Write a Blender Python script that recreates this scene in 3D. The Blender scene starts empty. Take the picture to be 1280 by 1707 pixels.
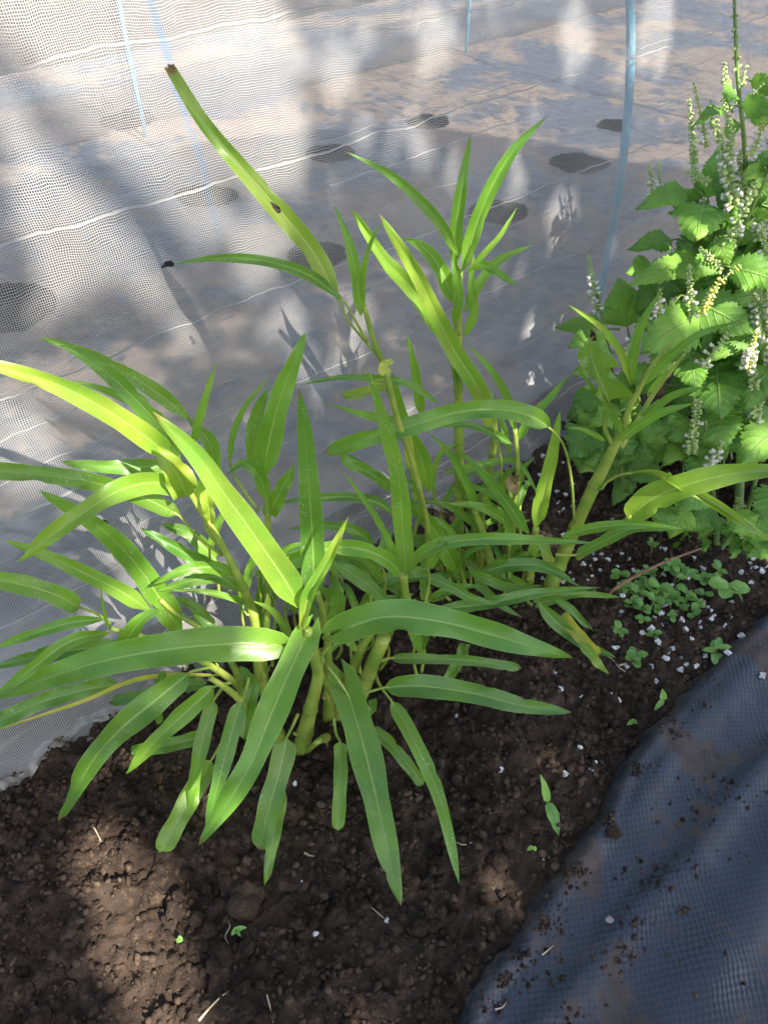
import bpy, math, random
import numpy as np
from mathutils import Vector, Matrix
random.seed(7)
rng = np.random.default_rng(11)
sc = bpy.context.scene
COL = sc.collection

# ------------------------------------------------------------------ camera
CH, FPX, CX, CY = 0.75, 1241.0, 640.0, 853.5
SQ = math.sqrt(0.5)
cd = bpy.data.cameras.new('camera'); cam = bpy.data.objects.new('camera', cd); COL.objects.link(cam)
cam.location = (0, 0, CH); cam.rotation_euler = (math.radians(45), 0, 0)
cd.sensor_fit = 'VERTICAL'; cd.sensor_height = 24; cd.sensor_width = 18
cd.lens = 24 * FPX / 1707.0
cd.clip_start = 0.02; cd.clip_end = 500
cd.dof.use_dof = True; cd.dof.focus_distance = 0.66; cd.dof.aperture_fstop = 9.0
sc.camera = cam

# ------------------------------------------------------------------ light
SUN = Vector((0.46, -0.50, 0.74)).normalized()
w = bpy.data.worlds.new("World"); sc.world = w; w.use_nodes = True
nt = w.node_tree; bg = nt.nodes['Background']
sky = nt.nodes.new('ShaderNodeTexSky'); sky.sky_type = 'NISHITA'; sky.sun_disc = False
sky.sun_elevation = math.asin(SUN.z); sky.sun_rotation = math.atan2(SUN.x, SUN.y)
sky.air_density = 1.0; sky.dust_density = 2.2; sky.ozone_density = 1.0
hz = nt.nodes.new('ShaderNodeHueSaturation'); hz.inputs['Saturation'].default_value = .80   # thin bright haze
nt.links.new(sky.outputs[0], hz.inputs['Color']); nt.links.new(hz.outputs[0], bg.inputs[0]); bg.inputs[1].default_value = 0.125
sd = bpy.data.lights.new('sun', 'SUN'); sd.energy = 4.6; sd.angle = math.radians(0.5); sd.color = (1.0, 0.93, 0.82)
sun = bpy.data.objects.new('sun', sd); COL.objects.link(sun)
sun.rotation_euler = SUN.to_track_quat('Z', 'Y').to_euler(); sun.location = SUN * 6
sc.view_settings.view_transform = 'Standard'; sc.view_settings.look = 'None'
sc.view_settings.exposure = 1.62; sc.view_settings.gamma = 1.0
sc.cycles.max_bounces = 10; sc.cycles.transparent_max_bounces = 24
sc.cycles.diffuse_bounces = 5; sc.cycles.transmission_bounces = 6

# ------------------------------------------------------------------ helpers
def ray(px, py):
    a = (px - CX) / FPX; b = (CY - py) / FPX
    return Vector((a, SQ * (1 + b), -SQ * (1 - b)))
def dep(px, py, v):
    """axial depth of a photo point; v >= 0: distance ahead, v < 0: height -v above the soil"""
    r = ray(px, py)
    return v / r.y if v >= 0 else (CH + v) / (-r.z)
def P(px, py, v): return Vector((0, 0, CH)) + ray(px, py) * dep(px, py, v)
def PD(px, py, d): return Vector((0, 0, CH)) + ray(px, py) * d
G0 = -1e-6

def hsh(ix, iy, k=0):
    n = (ix.astype(np.int64) * 374761393 + iy.astype(np.int64) * 668265263 + k * 1442695041) & 0x7fffffff
    n = ((n ^ (n >> 13)) * 1274126177) & 0x7fffffff
    n = ((n ^ (n >> 16)) * 374761393) & 0x7fffffff
    return (n & 0xffff) / 65535.0
def vnoise(x, y, k=0):
    ix = np.floor(x); iy = np.floor(y); fx = x - ix; fy = y - iy
    fx = fx * fx * (3 - 2 * fx); fy = fy * fy * (3 - 2 * fy)
    a = hsh(ix, iy, k); b = hsh(ix + 1, iy, k); c = hsh(ix, iy + 1, k); d = hsh(ix + 1, iy + 1, k)
    return (a * (1 - fx) + b * fx) * (1 - fy) + (c * (1 - fx) + d * fx) * fy
def fbm(x, y, o=4, k=0):
    s = 0; a = 0.5
    for i in range(o): s = s + a * vnoise(x * 2 ** i, y * 2 ** i, k + i); a *= .5
    return s
def worley(x, y, k=0):
    ix = np.floor(x); iy = np.floor(y); best = np.full(x.shape, 9.0); hid = np.zeros(x.shape)
    for dx in (-1, 0, 1):
        for dy in (-1, 0, 1):
            cx = ix + dx; cy = iy + dy
            px = cx + hsh(cx, cy, k); py = cy + hsh(cx, cy, k + 5)
            d = (x - px) ** 2 + (y - py) ** 2
            m = d < best; best = np.where(m, d, best); hid = np.where(m, hsh(cx, cy, k + 9), hid)
    return np.sqrt(best), hid

class MB:
    def __init__(s): s.v = []; s.f = []; s.uv = []; s.m = []
    def add(s, v, f, uv=None, m=0):
        o = len(s.v); s.v.extend([tuple(p) for p in v])
        for q in f: s.f.append(tuple(i + o for i in q)); s.m.append(m)
        s.uv.extend(uv if uv is not None else [(0.5, 0.5)] * len(v))
    def build(s, name, mats, parent=None, smooth=True):
        me = bpy.data.meshes.new(name); me.from_pydata(s.v, [], s.f)
        if not isinstance(mats, (list, tuple)): mats = [mats]
        for m in mats: me.materials.append(m)
        if s.f:
            me.polygons.foreach_set('material_index', s.m)
            li = np.empty(len(me.loops), dtype=np.int32); me.loops.foreach_get('vertex_index', li)
            uvl = me.uv_layers.new(name='UVMap')
            uvl.data.foreach_set('uv', np.array(s.uv, dtype=np.float32)[li].ravel())
            if smooth: me.polygons.foreach_set('use_smooth', [True] * len(me.polygons))
        me.update()
        o = bpy.data.objects.new(name, me); COL.objects.link(o)
        if parent: o.parent = parent
        return o
def grid_obj(name, X, Y, Z, U, V, mat, keep=None, parent=None):
    n, m = X.shape
    co = np.stack([X, Y, Z], -1).reshape(-1, 3).astype(np.float32)
    idx = np.arange(n * m).reshape(n, m)
    q = np.stack([idx[:-1, :-1], idx[1:, :-1], idx[1:, 1:], idx[:-1, 1:]], -1).reshape(-1, 4)
    if keep is not None: q = q[keep.reshape(-1)]
    me = bpy.data.meshes.new(name)
    me.vertices.add(len(co)); me.vertices.foreach_set('co', co.ravel())
    me.loops.add(len(q) * 4); me.loops.foreach_set('vertex_index', q.ravel().astype(np.int32))
    me.polygons.add(len(q)); me.polygons.foreach_set('loop_start', np.arange(0, len(q) * 4, 4, dtype=np.int32))
    me.polygons.foreach_set('loop_total', np.full(len(q), 4, dtype=np.int32))
    me.update(calc_edges=True)
    uvl = me.uv_layers.new(name='UVMap')
    uv = np.stack([U, V], -1).reshape(-1, 2)[q.ravel()].astype(np.float32)
    uvl.data.foreach_set('uv', uv.ravel())
    me.polygons.foreach_set('use_smooth', [True] * len(q)); me.validate()
    me.materials.append(mat)
    o = bpy.data.objects.new(name, me); COL.objects.link(o)
    if parent: o.parent = parent
    return o
def soup(name, V, F, mat, smooth=False, uv=None):
    """V (n,3) F (m,k) arrays"""
    k = F.shape[1]; me = bpy.data.meshes.new(name)
    me.vertices.add(len(V)); me.vertices.foreach_set('co', V.astype(np.float32).ravel())
    me.loops.add(F.size); me.loops.foreach_set('vertex_index', F.ravel().astype(np.int32))
    me.polygons.add(len(F)); me.polygons.foreach_set('loop_start', np.arange(0, F.size, k, dtype=np.int32))
    me.polygons.foreach_set('loop_total', np.full(len(F), k, dtype=np.int32))
    me.update(calc_edges=True)
    if uv is not None:
        l = me.uv_layers.new(name='UVMap'); l.data.foreach_set('uv', uv[F.ravel()].astype(np.float32).ravel())
    if smooth: me.polygons.foreach_set('use_smooth', [True] * len(F))
    me.materials.append(mat)
    o = bpy.data.objects.new(name, me); COL.objects.link(o); return o
def tag(o, label=None, cat=None, group=None, kind=None):
    if label: o['label'] = label
    if cat: o['category'] = cat
    if group: o['group'] = group
    if kind: o['kind'] = kind
    return o
def empty(name, loc, label, cat, group=None):
    o = bpy.data.objects.new(name, None); COL.objects.link(o); o.location = loc
    o.empty_display_size = 0.05
    INV[o.name] = Vector(loc)
    return tag(o, label, cat, group)
INV = {}
def fixparent(o, parent):
    """parent a world-space mesh to an empty without moving it"""
    o.parent = parent; l = Vector((0, 0, 0)); q = parent
    while q: l += q.location; q = q.parent
    if l.length > 0: o.data.transform(Matrix.Translation(-l))
    return o

def catmull(pts, n):
    pts = [Vector(p) for p in pts]
    if len(pts) == 2: pts = [pts[0], (pts[0] + pts[1]) / 2, pts[1]]
    L = [0]
    for i in range(1, len(pts)): L.append(L[-1] + max(1e-6, (pts[i] - pts[i - 1]).length))
    out = []
    for k in range(n):
        t = L[-1] * k / (n - 1); i = 0
        while i < len(pts) - 2 and t > L[i + 1]: i += 1
        u = (t - L[i]) / (L[i + 1] - L[i])
        p1, p2 = pts[i], pts[i + 1]
        m1 = (pts[i + 1] - pts[i - 1]) / (L[i + 1] - L[i - 1]) if i > 0 else (p2 - p1) / (L[1] - L[0])
        m2 = (pts[i + 2] - pts[i]) / (L[i + 2] - L[i]) if i + 2 < len(pts) else (p2 - p1) / (L[i + 1] - L[i])
        h = L[i + 1] - L[i]; u2 = u * u; u3 = u2 * u
        out.append(p1 * (2 * u3 - 3 * u2 + 1) + m1 * h * (u3 - 2 * u2 + u) + p2 * (-2 * u3 + 3 * u2) + m2 * h * (u3 - u2))
    return out
def tube(mb, pts, rad, seg=8, m=0, cap=True, flat=1.0):
    n = len(pts); pts = [Vector(p) for p in pts]
    if not hasattr(rad, '__len__'): rad = [rad] * n
    T0 = (pts[1] - pts[0]).normalized()
    nrm = T0.orthogonal().normalized(); V = []; UV = []
    for i in range(n):
        T = (pts[min(i + 1, n - 1)] - pts[max(i - 1, 0)]).normalized()
        nrm = (nrm - T * nrm.dot(T)).normalized(); b = T.cross(nrm)
        for k in range(seg):
            a = 2 * math.pi * k / seg
            V.append(pts[i] + (nrm * math.cos(a) * flat + b * math.sin(a)) * rad[i]); UV.append((k / seg, i / (n - 1)))
    F = [(i * seg + k, i * seg + (k + 1) % seg, (i + 1) * seg + (k + 1) % seg, (i + 1) * seg + k) for i in range(n - 1) for k in range(seg)]
    if cap: F += [tuple(range(seg))[::-1], tuple((n - 1) * seg + k for k in range(seg))]
    mb.add(V, F, UV, m)

# ------------------------------------------------------------------ node helpers
class NT:
    def __init__(s, name):
        s.mat = bpy.data.materials.new(name); s.mat.use_nodes = True
        s.t = s.mat.node_tree; s.t.nodes.clear()
        s.out = s.n('ShaderNodeOutputMaterial')
    def n(s, t, **kw):
        x = s.t.nodes.new(t)
        for k, v in kw.items(): setattr(x, k, v)
        return x
    def l(s, a, b): s.t.links.new(a, b)
    def put(s, inp, v):
        if isinstance(v, bpy.types.NodeSocket): s.l(v, inp)
        elif v is not None: inp.default_value = v
    def math(s, op, a, b=None, c=None, clamp=False):
        x = s.n('ShaderNodeMath', operation=op); x.use_clamp = clamp
        s.put(x.inputs[0], a)
        if b is not None: s.put(x.inputs[1], b)
        if c is not None: s.put(x.inputs[2], c)
        return x.outputs[0]
    def mix(s, f, a, b):
        x = s.n('ShaderNodeMix', data_type='RGBA')
        s.put(x.inputs[0], f)
        for i, v in ((6, a), (7, b)):
            if not isinstance(v, bpy.types.NodeSocket): v = (*v, 1) if len(v) == 3 else v
            s.put(x.inputs[i], v)
        return x.outputs[2]
    def noise(s, vec, scale, detail=4, rough=.5, dist=0):
        x = s.n('ShaderNodeTexNoise'); s.put(x.inputs['Vector'], vec)
        x.inputs['Scale'].default_value = scale; x.inputs['Detail'].default_value = detail
        x.inputs['Roughness'].default_value = rough; x.inputs['Distortion'].default_value = dist
        return x.outputs[0]
    def ss(s, v, a, b):
        x = s.n('ShaderNodeMapRange', interpolation_type='SMOOTHSTEP'); s.put(x.inputs[0], v)
        x.inputs[1].default_value = a; x.inputs[2].default_value = b
        return x.outputs[0]
    def bump(s, h, strength, dist):
        x = s.n('ShaderNodeBump'); s.put(x.inputs['Height'], h)
        x.inputs['Strength'].default_value = strength; x.inputs['Distance'].default_value = dist
        return x.outputs[0]
    def pos(s): return s.n('ShaderNodeNewGeometry').outputs['Position']
    def uv(s):
        u = s.n('ShaderNodeUVMap'); u.uv_map = 'UVMap'
        q = s.n('ShaderNodeSeparateXYZ'); s.l(u.outputs[0], q.inputs[0])
        return u.outputs[0], q.outputs[0], q.outputs[1]
    def bsdf(s, color, rough=.6, normal=None, spec=.5):
        b = s.n('ShaderNodeBsdfPrincipled'); s.put(b.inputs['Base Color'], color if isinstance(color, bpy.types.NodeSocket) else (*color, 1))
        s.put(b.inputs['Roughness'], rough); b.inputs['Specular IOR Level'].default_value = spec
        if normal is not None: s.l(normal, b.inputs['Normal'])
        return b.outputs[0]
    def translucent(s, surf, color, fac, normal=None):
        t = s.n('ShaderNodeBsdfTranslucent'); s.put(t.inputs[0], color)
        if normal is not None: s.l(normal, t.inputs['Normal'])
        m = s.n('ShaderNodeMixShader'); s.put(m.inputs[0], fac); s.l(surf, m.inputs[1]); s.l(t.outputs[0], m.inputs[2])
        return m.outputs[0]
    def done(s, surf): s.l(surf, s.out.inputs[0]); return s.mat

def leaf_material(name, dark, light, rib, trans, kind='strap', rough=.30, tf=.36):
    """object colour: r = yellowing and painted sunlit yellow-green, g = brightness (0.5 neutral), b = pale speckle"""
    N = NT(name); uvv, u, v = N.uv(); pos = N.pos()
    oi = N.n('ShaderNodeObjectInfo'); oc = N.n('ShaderNodeSeparateColor'); N.l(oi.outputs['Color'], oc.inputs[0])
    R, Gc, B = oc.outputs
    au = N.math('ABSOLUTE', N.math('SUBTRACT', u, .5))
    n1 = N.noise(pos, 28, 3); n2 = N.noise(pos, 160, 3, .6)
    col = N.mix(N.ss(n1, .3, .7), dark, light)
    col = N.mix(N.math('MULTIPLY', N.ss(n2, .45, .75), .35), col, light)
    if kind == 'strap': col = N.mix(N.math('MULTIPLY', N.ss(v, .5, .0), .5), col, (.19, .34, .035))
    if kind == 'strap':
        vein = N.math('SINE', N.math('ADD', N.math('MULTIPLY', v, 150), N.math('MULTIPLY', au, -46)))
        vh = N.math('MULTIPLY', N.ss(vein, .6, 1.0), .26)
        ribm = N.math('MULTIPLY', N.math('SUBTRACT', 1.0, N.ss(au, .006, .045)), N.ss(v, 1.05, .3))
        edge = N.math('MULTIPLY', N.ss(au, .465, .5), .45)
    else:
        vein = N.math('SINE', N.math('ADD', N.math('MULTIPLY', v, 44), N.math('MULTIPLY', au, -26)))
        vh = N.math('MULTIPLY', N.ss(vein, .72, 1.0), .55)
        ribm = N.math('SUBTRACT', 1.0, N.ss(au, .008, .03))
        edge = N.math('MULTIPLY', N.ss(au, .47, .5), .15)
    rn = oi.outputs['Random']
    col = N.mix(N.math('MULTIPLY', N.ss(rn, .45, 1.0), .5), col, tuple(c * k for c, k in zip(dark, (.62, .80, 1.35))))
    col = N.mix(N.math('MULTIPLY', N.ss(rn, .5, .0), .35), col, tuple(c * k for c, k in zip(light, (1.25, 1.08, .8))))
    col = N.mix(vh, col, light)
    yel = N.mix(N.ss(N.noise(pos, 60, 3), .35, .65), (.42, .40, .03), (.55, .42, .06))
    col = N.mix(N.math('MULTIPLY', R, N.ss(N.noise(pos, 22, 2), .2, .6)), col, yel)  # yellowed leaves, and sunlit yellow-green painted onto single leaves
    col = N.mix(N.math('MAXIMUM', N.math('MULTIPLY', ribm, .75), edge), col, rib)
    # pale speckle painted for the glint of dew flecks, brown spots
    sp = N.math('MULTIPLY', N.ss(N.noise(pos, 620, 2, .7), .585, .67), B)
    sp = N.math('MULTIPLY', sp, N.ss(N.noise(pos, 45, 2), .42, .58))
    col = N.mix(sp, col, (.55, .62, .48))
    br = N.math('MULTIPLY', N.ss(N.noise(pos, 210, 3, .6), .70, .74), N.ss(N.noise(pos, 17, 2), .55, .7))
    col = N.mix(N.math('MULTIPLY', br, .8), col, (.05, .035, .015))
    tipm = N.math('MULTIPLY', N.ss(N.math('ADD', v, N.math('MULTIPLY', n2, .03)), .975, 1.0), N.math('GREATER_THAN', rn, .45))
    col = N.mix(N.math('MULTIPLY', tipm, .85), col, (.20, .13, .05))
    # brightness
    hs = N.n('ShaderNodeHueSaturation'); hs.inputs['Saturation'].default_value = 1.0
    N.l(N.math('MULTIPLY', Gc, 2.0), hs.inputs['Value']); N.l(col, hs.inputs['Color']); col = hs.outputs[0]
    h = N.math('ADD', N.math('MULTIPLY', N.math('SUBTRACT', 1.0, vh), .6), N.math('MULTIPLY', n2, .5))
    h = N.math('SUBTRACT', h, N.math('MULTIPLY', ribm, .9))
    nm = N.bump(h, .35 if kind == 'strap' else 1.0, .0008 if kind == 'strap' else .0012)
    rg = N.math('ADD', rough, N.math('MULTIPLY', N.noise(pos, 90, 3), .15))
    tcol = N.mix(.5, trans, col)
    hs2 = N.n('ShaderNodeHueSaturation'); N.l(tcol, hs2.inputs['Color']); hs2.inputs['Value'].default_value = 1.5
    return N.done(N.translucent(N.bsdf(col, rg, nm, .6), hs2.outputs[0], tf, nm))

M = {}
M['leaf'] = leaf_material('water_spinach_leaf', (.078, .205, .022), (.155, .335, .036), (.36, .50, .13), (.32, .52, .03))
M['perilla'] = leaf_material('perilla_leaf', (.10, .26, .028), (.21, .42, .048), (.32, .48, .12), (.16, .34, .04), 'ovate', .5, .28)
M['weed'] = leaf_material('weed_leaf', (.15, .33, .06), (.23, .44, .09), (.30, .48, .14), (.2, .4, .05), 'ovate', .45, .25)
def stem_material(name, a, b, rough=.35):
    N = NT(name); uvv, u, v = N.uv(); p = N.pos()
    c = N.mix(N.ss(N.noise(p, 45, 3), .3, .7), a, b)
    c = N.mix(N.math('MULTIPLY', N.ss(N.noise(p, 260, 3, .65), .62, .72), .5), c, (.16, .13, .04))
    nm = N.bump(N.noise(p, 400, 2), .25, .0005)
    return N.done(N.translucent(N.bsdf(c, rough, nm, .5), N.mix(.5, b, (.5, .55, .05)), .18))
M['stem'] = stem_material('water_spinach_stem', (.20, .33, .045), (.40, .46, .09))
M['node'] = stem_material('stem_node', (.16, .17, .045), (.26, .22, .08))
M['pstem'] = stem_material('perilla_stem', (.16, .24, .07), (.24, .36, .10), .5)
M['calyx'] = stem_material('perilla_calyx', (.34, .48, .16), (.52, .62, .26), .6)
M['bud'] = stem_material('perilla_bud', (.42, .50, .08), (.62, .60, .14), .6)
def plain(name, a, b, scale=60, rough=.8, trans=0, bump=.3):
    N = NT(name); p = N.pos()
    c = N.mix(N.ss(N.noise(p, scale, 4), .35, .65), a, b)
    s = N.bsdf(c, rough, N.bump(N.noise(p, scale * 6, 3), bump, .0006), .35)
    if trans: s = N.translucent(s, c, trans)
    return N.done(s)
M['white'] = plain('white_petal', (.84, .80, .70), (.88, .86, .78), 200, .6, .25)
M['perlite'] = plain('perlite', (.42, .40, .38), (.78, .78, .77), 300, .9, 0, .6)
M['dry'] = plain('dry_leaf', (.20, .13, .06), (.36, .27, .13), 90, .8, .1)
M['black'] = plain('withered_leaf', (.015, .012, .01), (.07, .05, .03), 150, .8)
M['straw'] = plain('straw', (.34, .27, .17), (.50, .42, .30), 120, .8)
M['twig'] = plain('twig_bark', (.20, .11, .07), (.30, .17, .11), 160, .8)
M['bark'] = plain('bark', (.10, .07, .05), (.18, .13, .09), 20, .9)
M['crown'] = plain('tree_leaf', (.04, .09, .02), (.07, .13, .03), 8, .6, .1)
M['pebble'] = plain('pebble', (.22, .20, .19), (.40, .37, .35), 150, .6)
M['hoop'] = plain('blue_pipe', (.18, .42, .58), (.26, .50, .64), 40, .35, 0, .05)
M['film_rim'] = plain('pale_film', (.5, .5, .48), (.7, .68, .64), 60, .5, .3)
M['grass'] = plain('grass_blade', (.07, .14, .03), (.16, .24, .06), 12, .6, .3)

def soil_material(name, a, b, c, island=False):
    N = NT(name); p = N.pos()
    col = N.mix(N.ss(N.noise(p, 9, 4), .35, .65), a, b)
    col = N.mix(N.math('MULTIPLY', N.ss(N.noise(p, 120, 5, .7), .5, .75), .6), col, c)
    if island:
        g = N.n('ShaderNodeNewGeometry'); hs = N.n('ShaderNodeHueSaturation'); N.l(col, hs.inputs['Color']); N.l(N.math('ADD', .45, N.math('MULTIPLY', g.outputs['Random Per Island'], 1.1)), hs.inputs['Value']); col = hs.outputs[0]
    vo = N.n('ShaderNodeTexVoronoi'); N.l(p, vo.inputs[0]); vo.inputs['Scale'].default_value = 420
    h = N.math('ADD', N.math('MULTIPLY', vo.outputs[0], -.7), N.noise(p, 900, 4, .7))
    return N.done(N.bsdf(col, .95, N.bump(h, .9, .0016), .15))
M['soil'] = soil_material('garden_soil', (.032, .022, .017), (.064, .044, .032), (.17, .12, .08))
M['clod'] = soil_material('soil_clod', (.040, .028, .021), (.076, .052, .038), (.18, .125, .085), True)

# insect net: woven threads with open cells
def net_material(name, pitch=.00190, blue=True, cover=.22):
    N = NT(name); uvv, u, v = N.uv(); p = N.pos()
    wob1 = N.math('MULTIPLY', N.math('SUBTRACT', N.noise(uvv, 16, 3), .5), .013)
    mp = N.n('ShaderNodeVectorMath', operation='ADD'); N.l(uvv, mp.inputs[0]); mp.inputs[1].default_value = (7.3, 3.1, 0)
    wob2 = N.math('MULTIPLY', N.math('SUBTRACT', N.noise(mp.outputs[0], 22, 3), .5), .013)
    uu = N.math('ADD', u, wob1); vv = N.math('ADD', v, wob2)
    def line(c, pitch, wd, off=0.0):
        f = N.math('FRACT', N.math('ADD', N.math('DIVIDE', c, pitch), 100 + off))
        return N.math('LESS_THAN', f, wd)
    # cells tighten and loosen from place to place
    wd = N.math('ADD', cover - .02, N.math('MULTIPLY', N.noise(uvv, 7, 2), .14))
    wd = N.math('ADD', wd, N.math('MULTIPLY', N.ss(v, .42, .10), .08))
    sm = N.n('ShaderNodeMapping'); N.l(uvv, sm.inputs[0]); sm.inputs['Scale'].default_value = (5, 34, 1); sm.inputs['Rotation'].default_value = (0, 0, .18)
    pl = N.ss(N.noise(sm.outputs[0], 1.0, 4, .6, .6), .52, .68)
    wd = N.math('ADD', wd, N.math('MULTIPLY', N.math('MULTIPLY', pl, N.ss(v, .55, .12)), .30))
    sv = N.n('ShaderNodeMapping'); N.l(uvv, sv.inputs[0]); sv.inputs['Scale'].default_value = (42, 3, 1)
    pv_ = N.ss(N.noise(sv.outputs[0], 1.0, 4, .6, .4), .55, .7)
    wd = N.math('ADD', wd, N.math('MULTIPLY', N.math('MULTIPLY', pv_, N.ss(u, .95, 1.5)), .32))
    a = N.math('MAXIMUM', line(uu, pitch, wd), line(vv, pitch, wd))
    thick = line(vv, .112, .014, .3); a = N.math('MAXIMUM', a, thick)
    th2 = N.math('MULTIPLY', line(vv, .0385, .022, .1), N.math('GREATER_THAN', N.noise(uvv, 3, 1), .5)); a = N.math('MAXIMUM', a, th2)
    col = N.mix(N.ss(N.noise(p, 14, 4), .4, .75), (.375, .37, .365), (.31, .302, .295))
    if blue:
        bl = N.math('MULTIPLY', line(uu, .84, .0068, BLUEOFF), N.math('MULTIPLY', N.ss(v, .40, .66), N.math('MULTIPLY', N.ss(v, .95, .85), .5)))
        col = N.mix(bl, col, (.10, .32, .62))
    s = N.translucent(N.bsdf(col, .55, None, .4), col, .34)
    tr = N.n('ShaderNodeBsdfTransparent'); m = N.n('ShaderNodeMixShader')
    N.l(a, m.inputs[0]); N.l(tr.outputs[0], m.inputs[1]); N.l(s, m.inputs[2])
    return N.done(m.outputs[0])

# ------------------------------------------------------------------ net tunnel frame
B0 = P(0, 1300, G0).xy; B1 = P(900, 730, G0).xy
D = (B1 - B0).normalized(); NN = Vector((-D.y, D.x))       # along the tunnel / into it
TW, TH, EX = 1.6, 0.90, 3.4
def sr(x, y):
    q = Vector((x, y)) - B0; return q.dot(D), q.dot(NN)
def wall_r(z): 
    k = min(.999, max(0, z / TH)); return .05 + TW / 2 * (1 - (1 - k ** EX) ** (1 / EX))
def net_d(px, py):
    """depth at which a sight line meets the near net wall"""
    lo, hi = .2, 3.0
    r0 = ray(px, py)
    for _ in range(40):
        m = (lo + hi) / 2; q = Vector((0, 0, CH)) + r0 * m
        if sr(q.x, q.y)[1] - wall_r(q.z) < 0: lo = m
        else: hi = m
    return lo
BLUES = sr(*(PD(262, 60, net_d(262, 60)).xy))[0]
BLUEOFF = (1 - (BLUES / .84) % 1) % 1

# ------------------------------------------------------------------ soil ground
fab_px = [(560, 2010), (680, 1820), (762, 1707), (800, 1640), (868, 1560), (905, 1500), (950, 1432), (985, 1372), (1030, 1290), (1088, 1215), (1130, 1165), (1180, 1112), (1240, 1055), (1300, 1002), (1420, 905), (1560, 815)]
fab_edge = [P(x, y, G0).xy + Vector((-.004, .004)) for x, y in fab_px]
def edge_side(X, Y):
    """signed distance to the fabric edge (positive under the fabric)"""
    best = np.full(X.shape, 1e9); sg = np.zeros(X.shape)
    for i in range(len(fab_edge) - 1):
        a = fab_edge[i]; b = fab_edge[i + 1]; ab = b - a; L2 = ab.length_squared
        t = ((X - a.x) * ab.x + (Y - a.y) * ab.y) / L2
        lo = -50 if i == 0 else 0; hi = 50 if i == len(fab_edge) - 2 else 1
        t = np.clip(t, lo, hi)
        dx = X - (a.x + ab.x * t); dy = Y - (a.y + ab.y * t); d = np.hypot(dx, dy)
        cr = ab.x * dy - ab.y * dx
        m = d < best; best = np.where(m, d, best); sg = np.where(m, -np.sign(cr), sg)
    return best * sg
def soil_h(X, Y):
    h = (fbm(X * 6, Y * 6, 3, 1) - .45) * .022
    wx = X + (vnoise(X * 60, Y * 60, 3) - .5) * .008; wy = Y + (vnoise(X * 60, Y * 60, 4) - .5) * .008
    for cell, amp, k, thr in ((.026, .0085, 20, .62), (.013, .0052, 30, .40), (.0065, .0028, 40, .25)):
        d, hid = worley(wx / cell, wy / cell, k)
        bumpy = np.clip(1 - (d / .62) ** 2, 0, 1) ** .6
        h = h + amp * 1.25 * bumpy * (.25 + .75 * hid) * (hid > thr)
    h = h + (fbm(X * 300, Y * 300, 2, 6) - .4) * .0016
    return h
def ground_h(X, Y):
    S = (X - B0.x) * D.x + (Y - B0.y) * D.y; R = (X - B0.x) * NN.x + (Y - B0.y) * NN.y
    h = soil_h(X, Y)
    ins = 1 / (1 + np.exp(-(R - .075) / .008)); h = h * (1 - ins) + (-.022 + h * .15) * ins
    e = edge_side(X, Y); uf = 1 / (1 + np.exp(-(e - .012) / .006))
    h = h * (1 - uf) + (-.02 + .1 * h) * uf
    return h
def axis(lo, hi, step, far):
    a = np.arange(lo, hi, step); ext = []; s = step * 1.6; x = hi
    while x < far: x += s; s *= 1.45; ext.append(x)
    e2 = []; s = step * 1.6; x = lo
    while x > -far: x -= s; s *= 1.45; e2.append(x)
    return np.array(e2[::-1] + list(a) + ext)
gx = axis(-.52, .80, .0024, 120); gy = axis(.02, 1.06, .0024, 120)
GX, GY = np.meshgrid(gx, gy, indexing='ij')
GZ = ground_h(GX, GY)
far = np.clip((np.hypot(GX, GY - .5) - 1.5) / 2, 0, 1); GZ = GZ * (1 - far) + (-.03) * far
ground = grid_obj('ground', GX, GY, GZ, GX, GY, M['soil'])
tag(ground, kind='structure')
def gz(x, y): return float(ground_h(np.array([[x]]), np.array([[y]]))[0, 0])

# ------------------------------------------------------------------ fabric
def fabric_material():
    N = NT('woven_ground_cover'); uvv, u, v = N.uv(); p = N.pos()
    pt = .0080
    dv = N.math('MULTIPLY', N.math('SUBTRACT', N.noise(uvv, 22, 3), .5), .010); u = N.math('ADD', u, dv); v0 = v; v = N.math('ADD', v, dv)
    uu = N.math('MULTIPLY', u, 2 * math.pi / pt); vv = N.math('MULTIPLY', v, 2 * math.pi / (pt * .8))
    wv = N.math('MULTIPLY', N.math('SINE', uu), N.math('SINE', vv))
    fine = N.math('SINE', N.math('MULTIPLY', u, 2 * math.pi / .0020))
    h = N.math('ADD', N.math('MULTIPLY', wv, N.ss(N.noise(p, 8, 3), .25, .75)), N.math('MULTIPLY', fine, .10))
    base = N.mix(N.ss(wv, -.9, .9), (.017, .023, .036), (.029, .039, .059))
    dn = N.noise(p, 11, 5, .65, .4); d2 = N.noise(p, 70, 4, .7)
    dm = N.math('ADD', N.math('MULTIPLY', N.ss(dn, .46, .64), .70), N.math('MULTIPLY', N.ss(N.math('ADD', dn, N.math('MULTIPLY', d2, .35)), .70, .76), .55), clamp=True)
    st = N.math('SUBTRACT', 1.0, N.ss(v0, .004, .032)); dm = N.math('MAXIMUM', dm, N.math('MULTIPLY', N.math('MULTIPLY', st, N.ss(d2, .3, .6)), .75))
    dust = N.mix(N.ss(d2, .3, .7), (.05, .037, .032), (.085, .065, .056))
    col = N.mix(N.math('MULTIPLY', dm, .85), base, dust)
    r = N.math('ADD', .40, N.math('MULTIPLY', dm, .5))
    return N.done(N.bsdf(col, r, N.bump(h, .45, .0008), .5))
M['fabric'] = fabric_material()
ns, ntt = 460, 260
ep = [Vector((q.x, q.y, 0)) for q in fab_edge]
es = catmull(ep, ns)
across = Vector((1, -1.0, 0)).normalized()
ed = (ep[-3] - ep[3]).normalized(); across = Vector((ed.y, -ed.x, 0))
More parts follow.
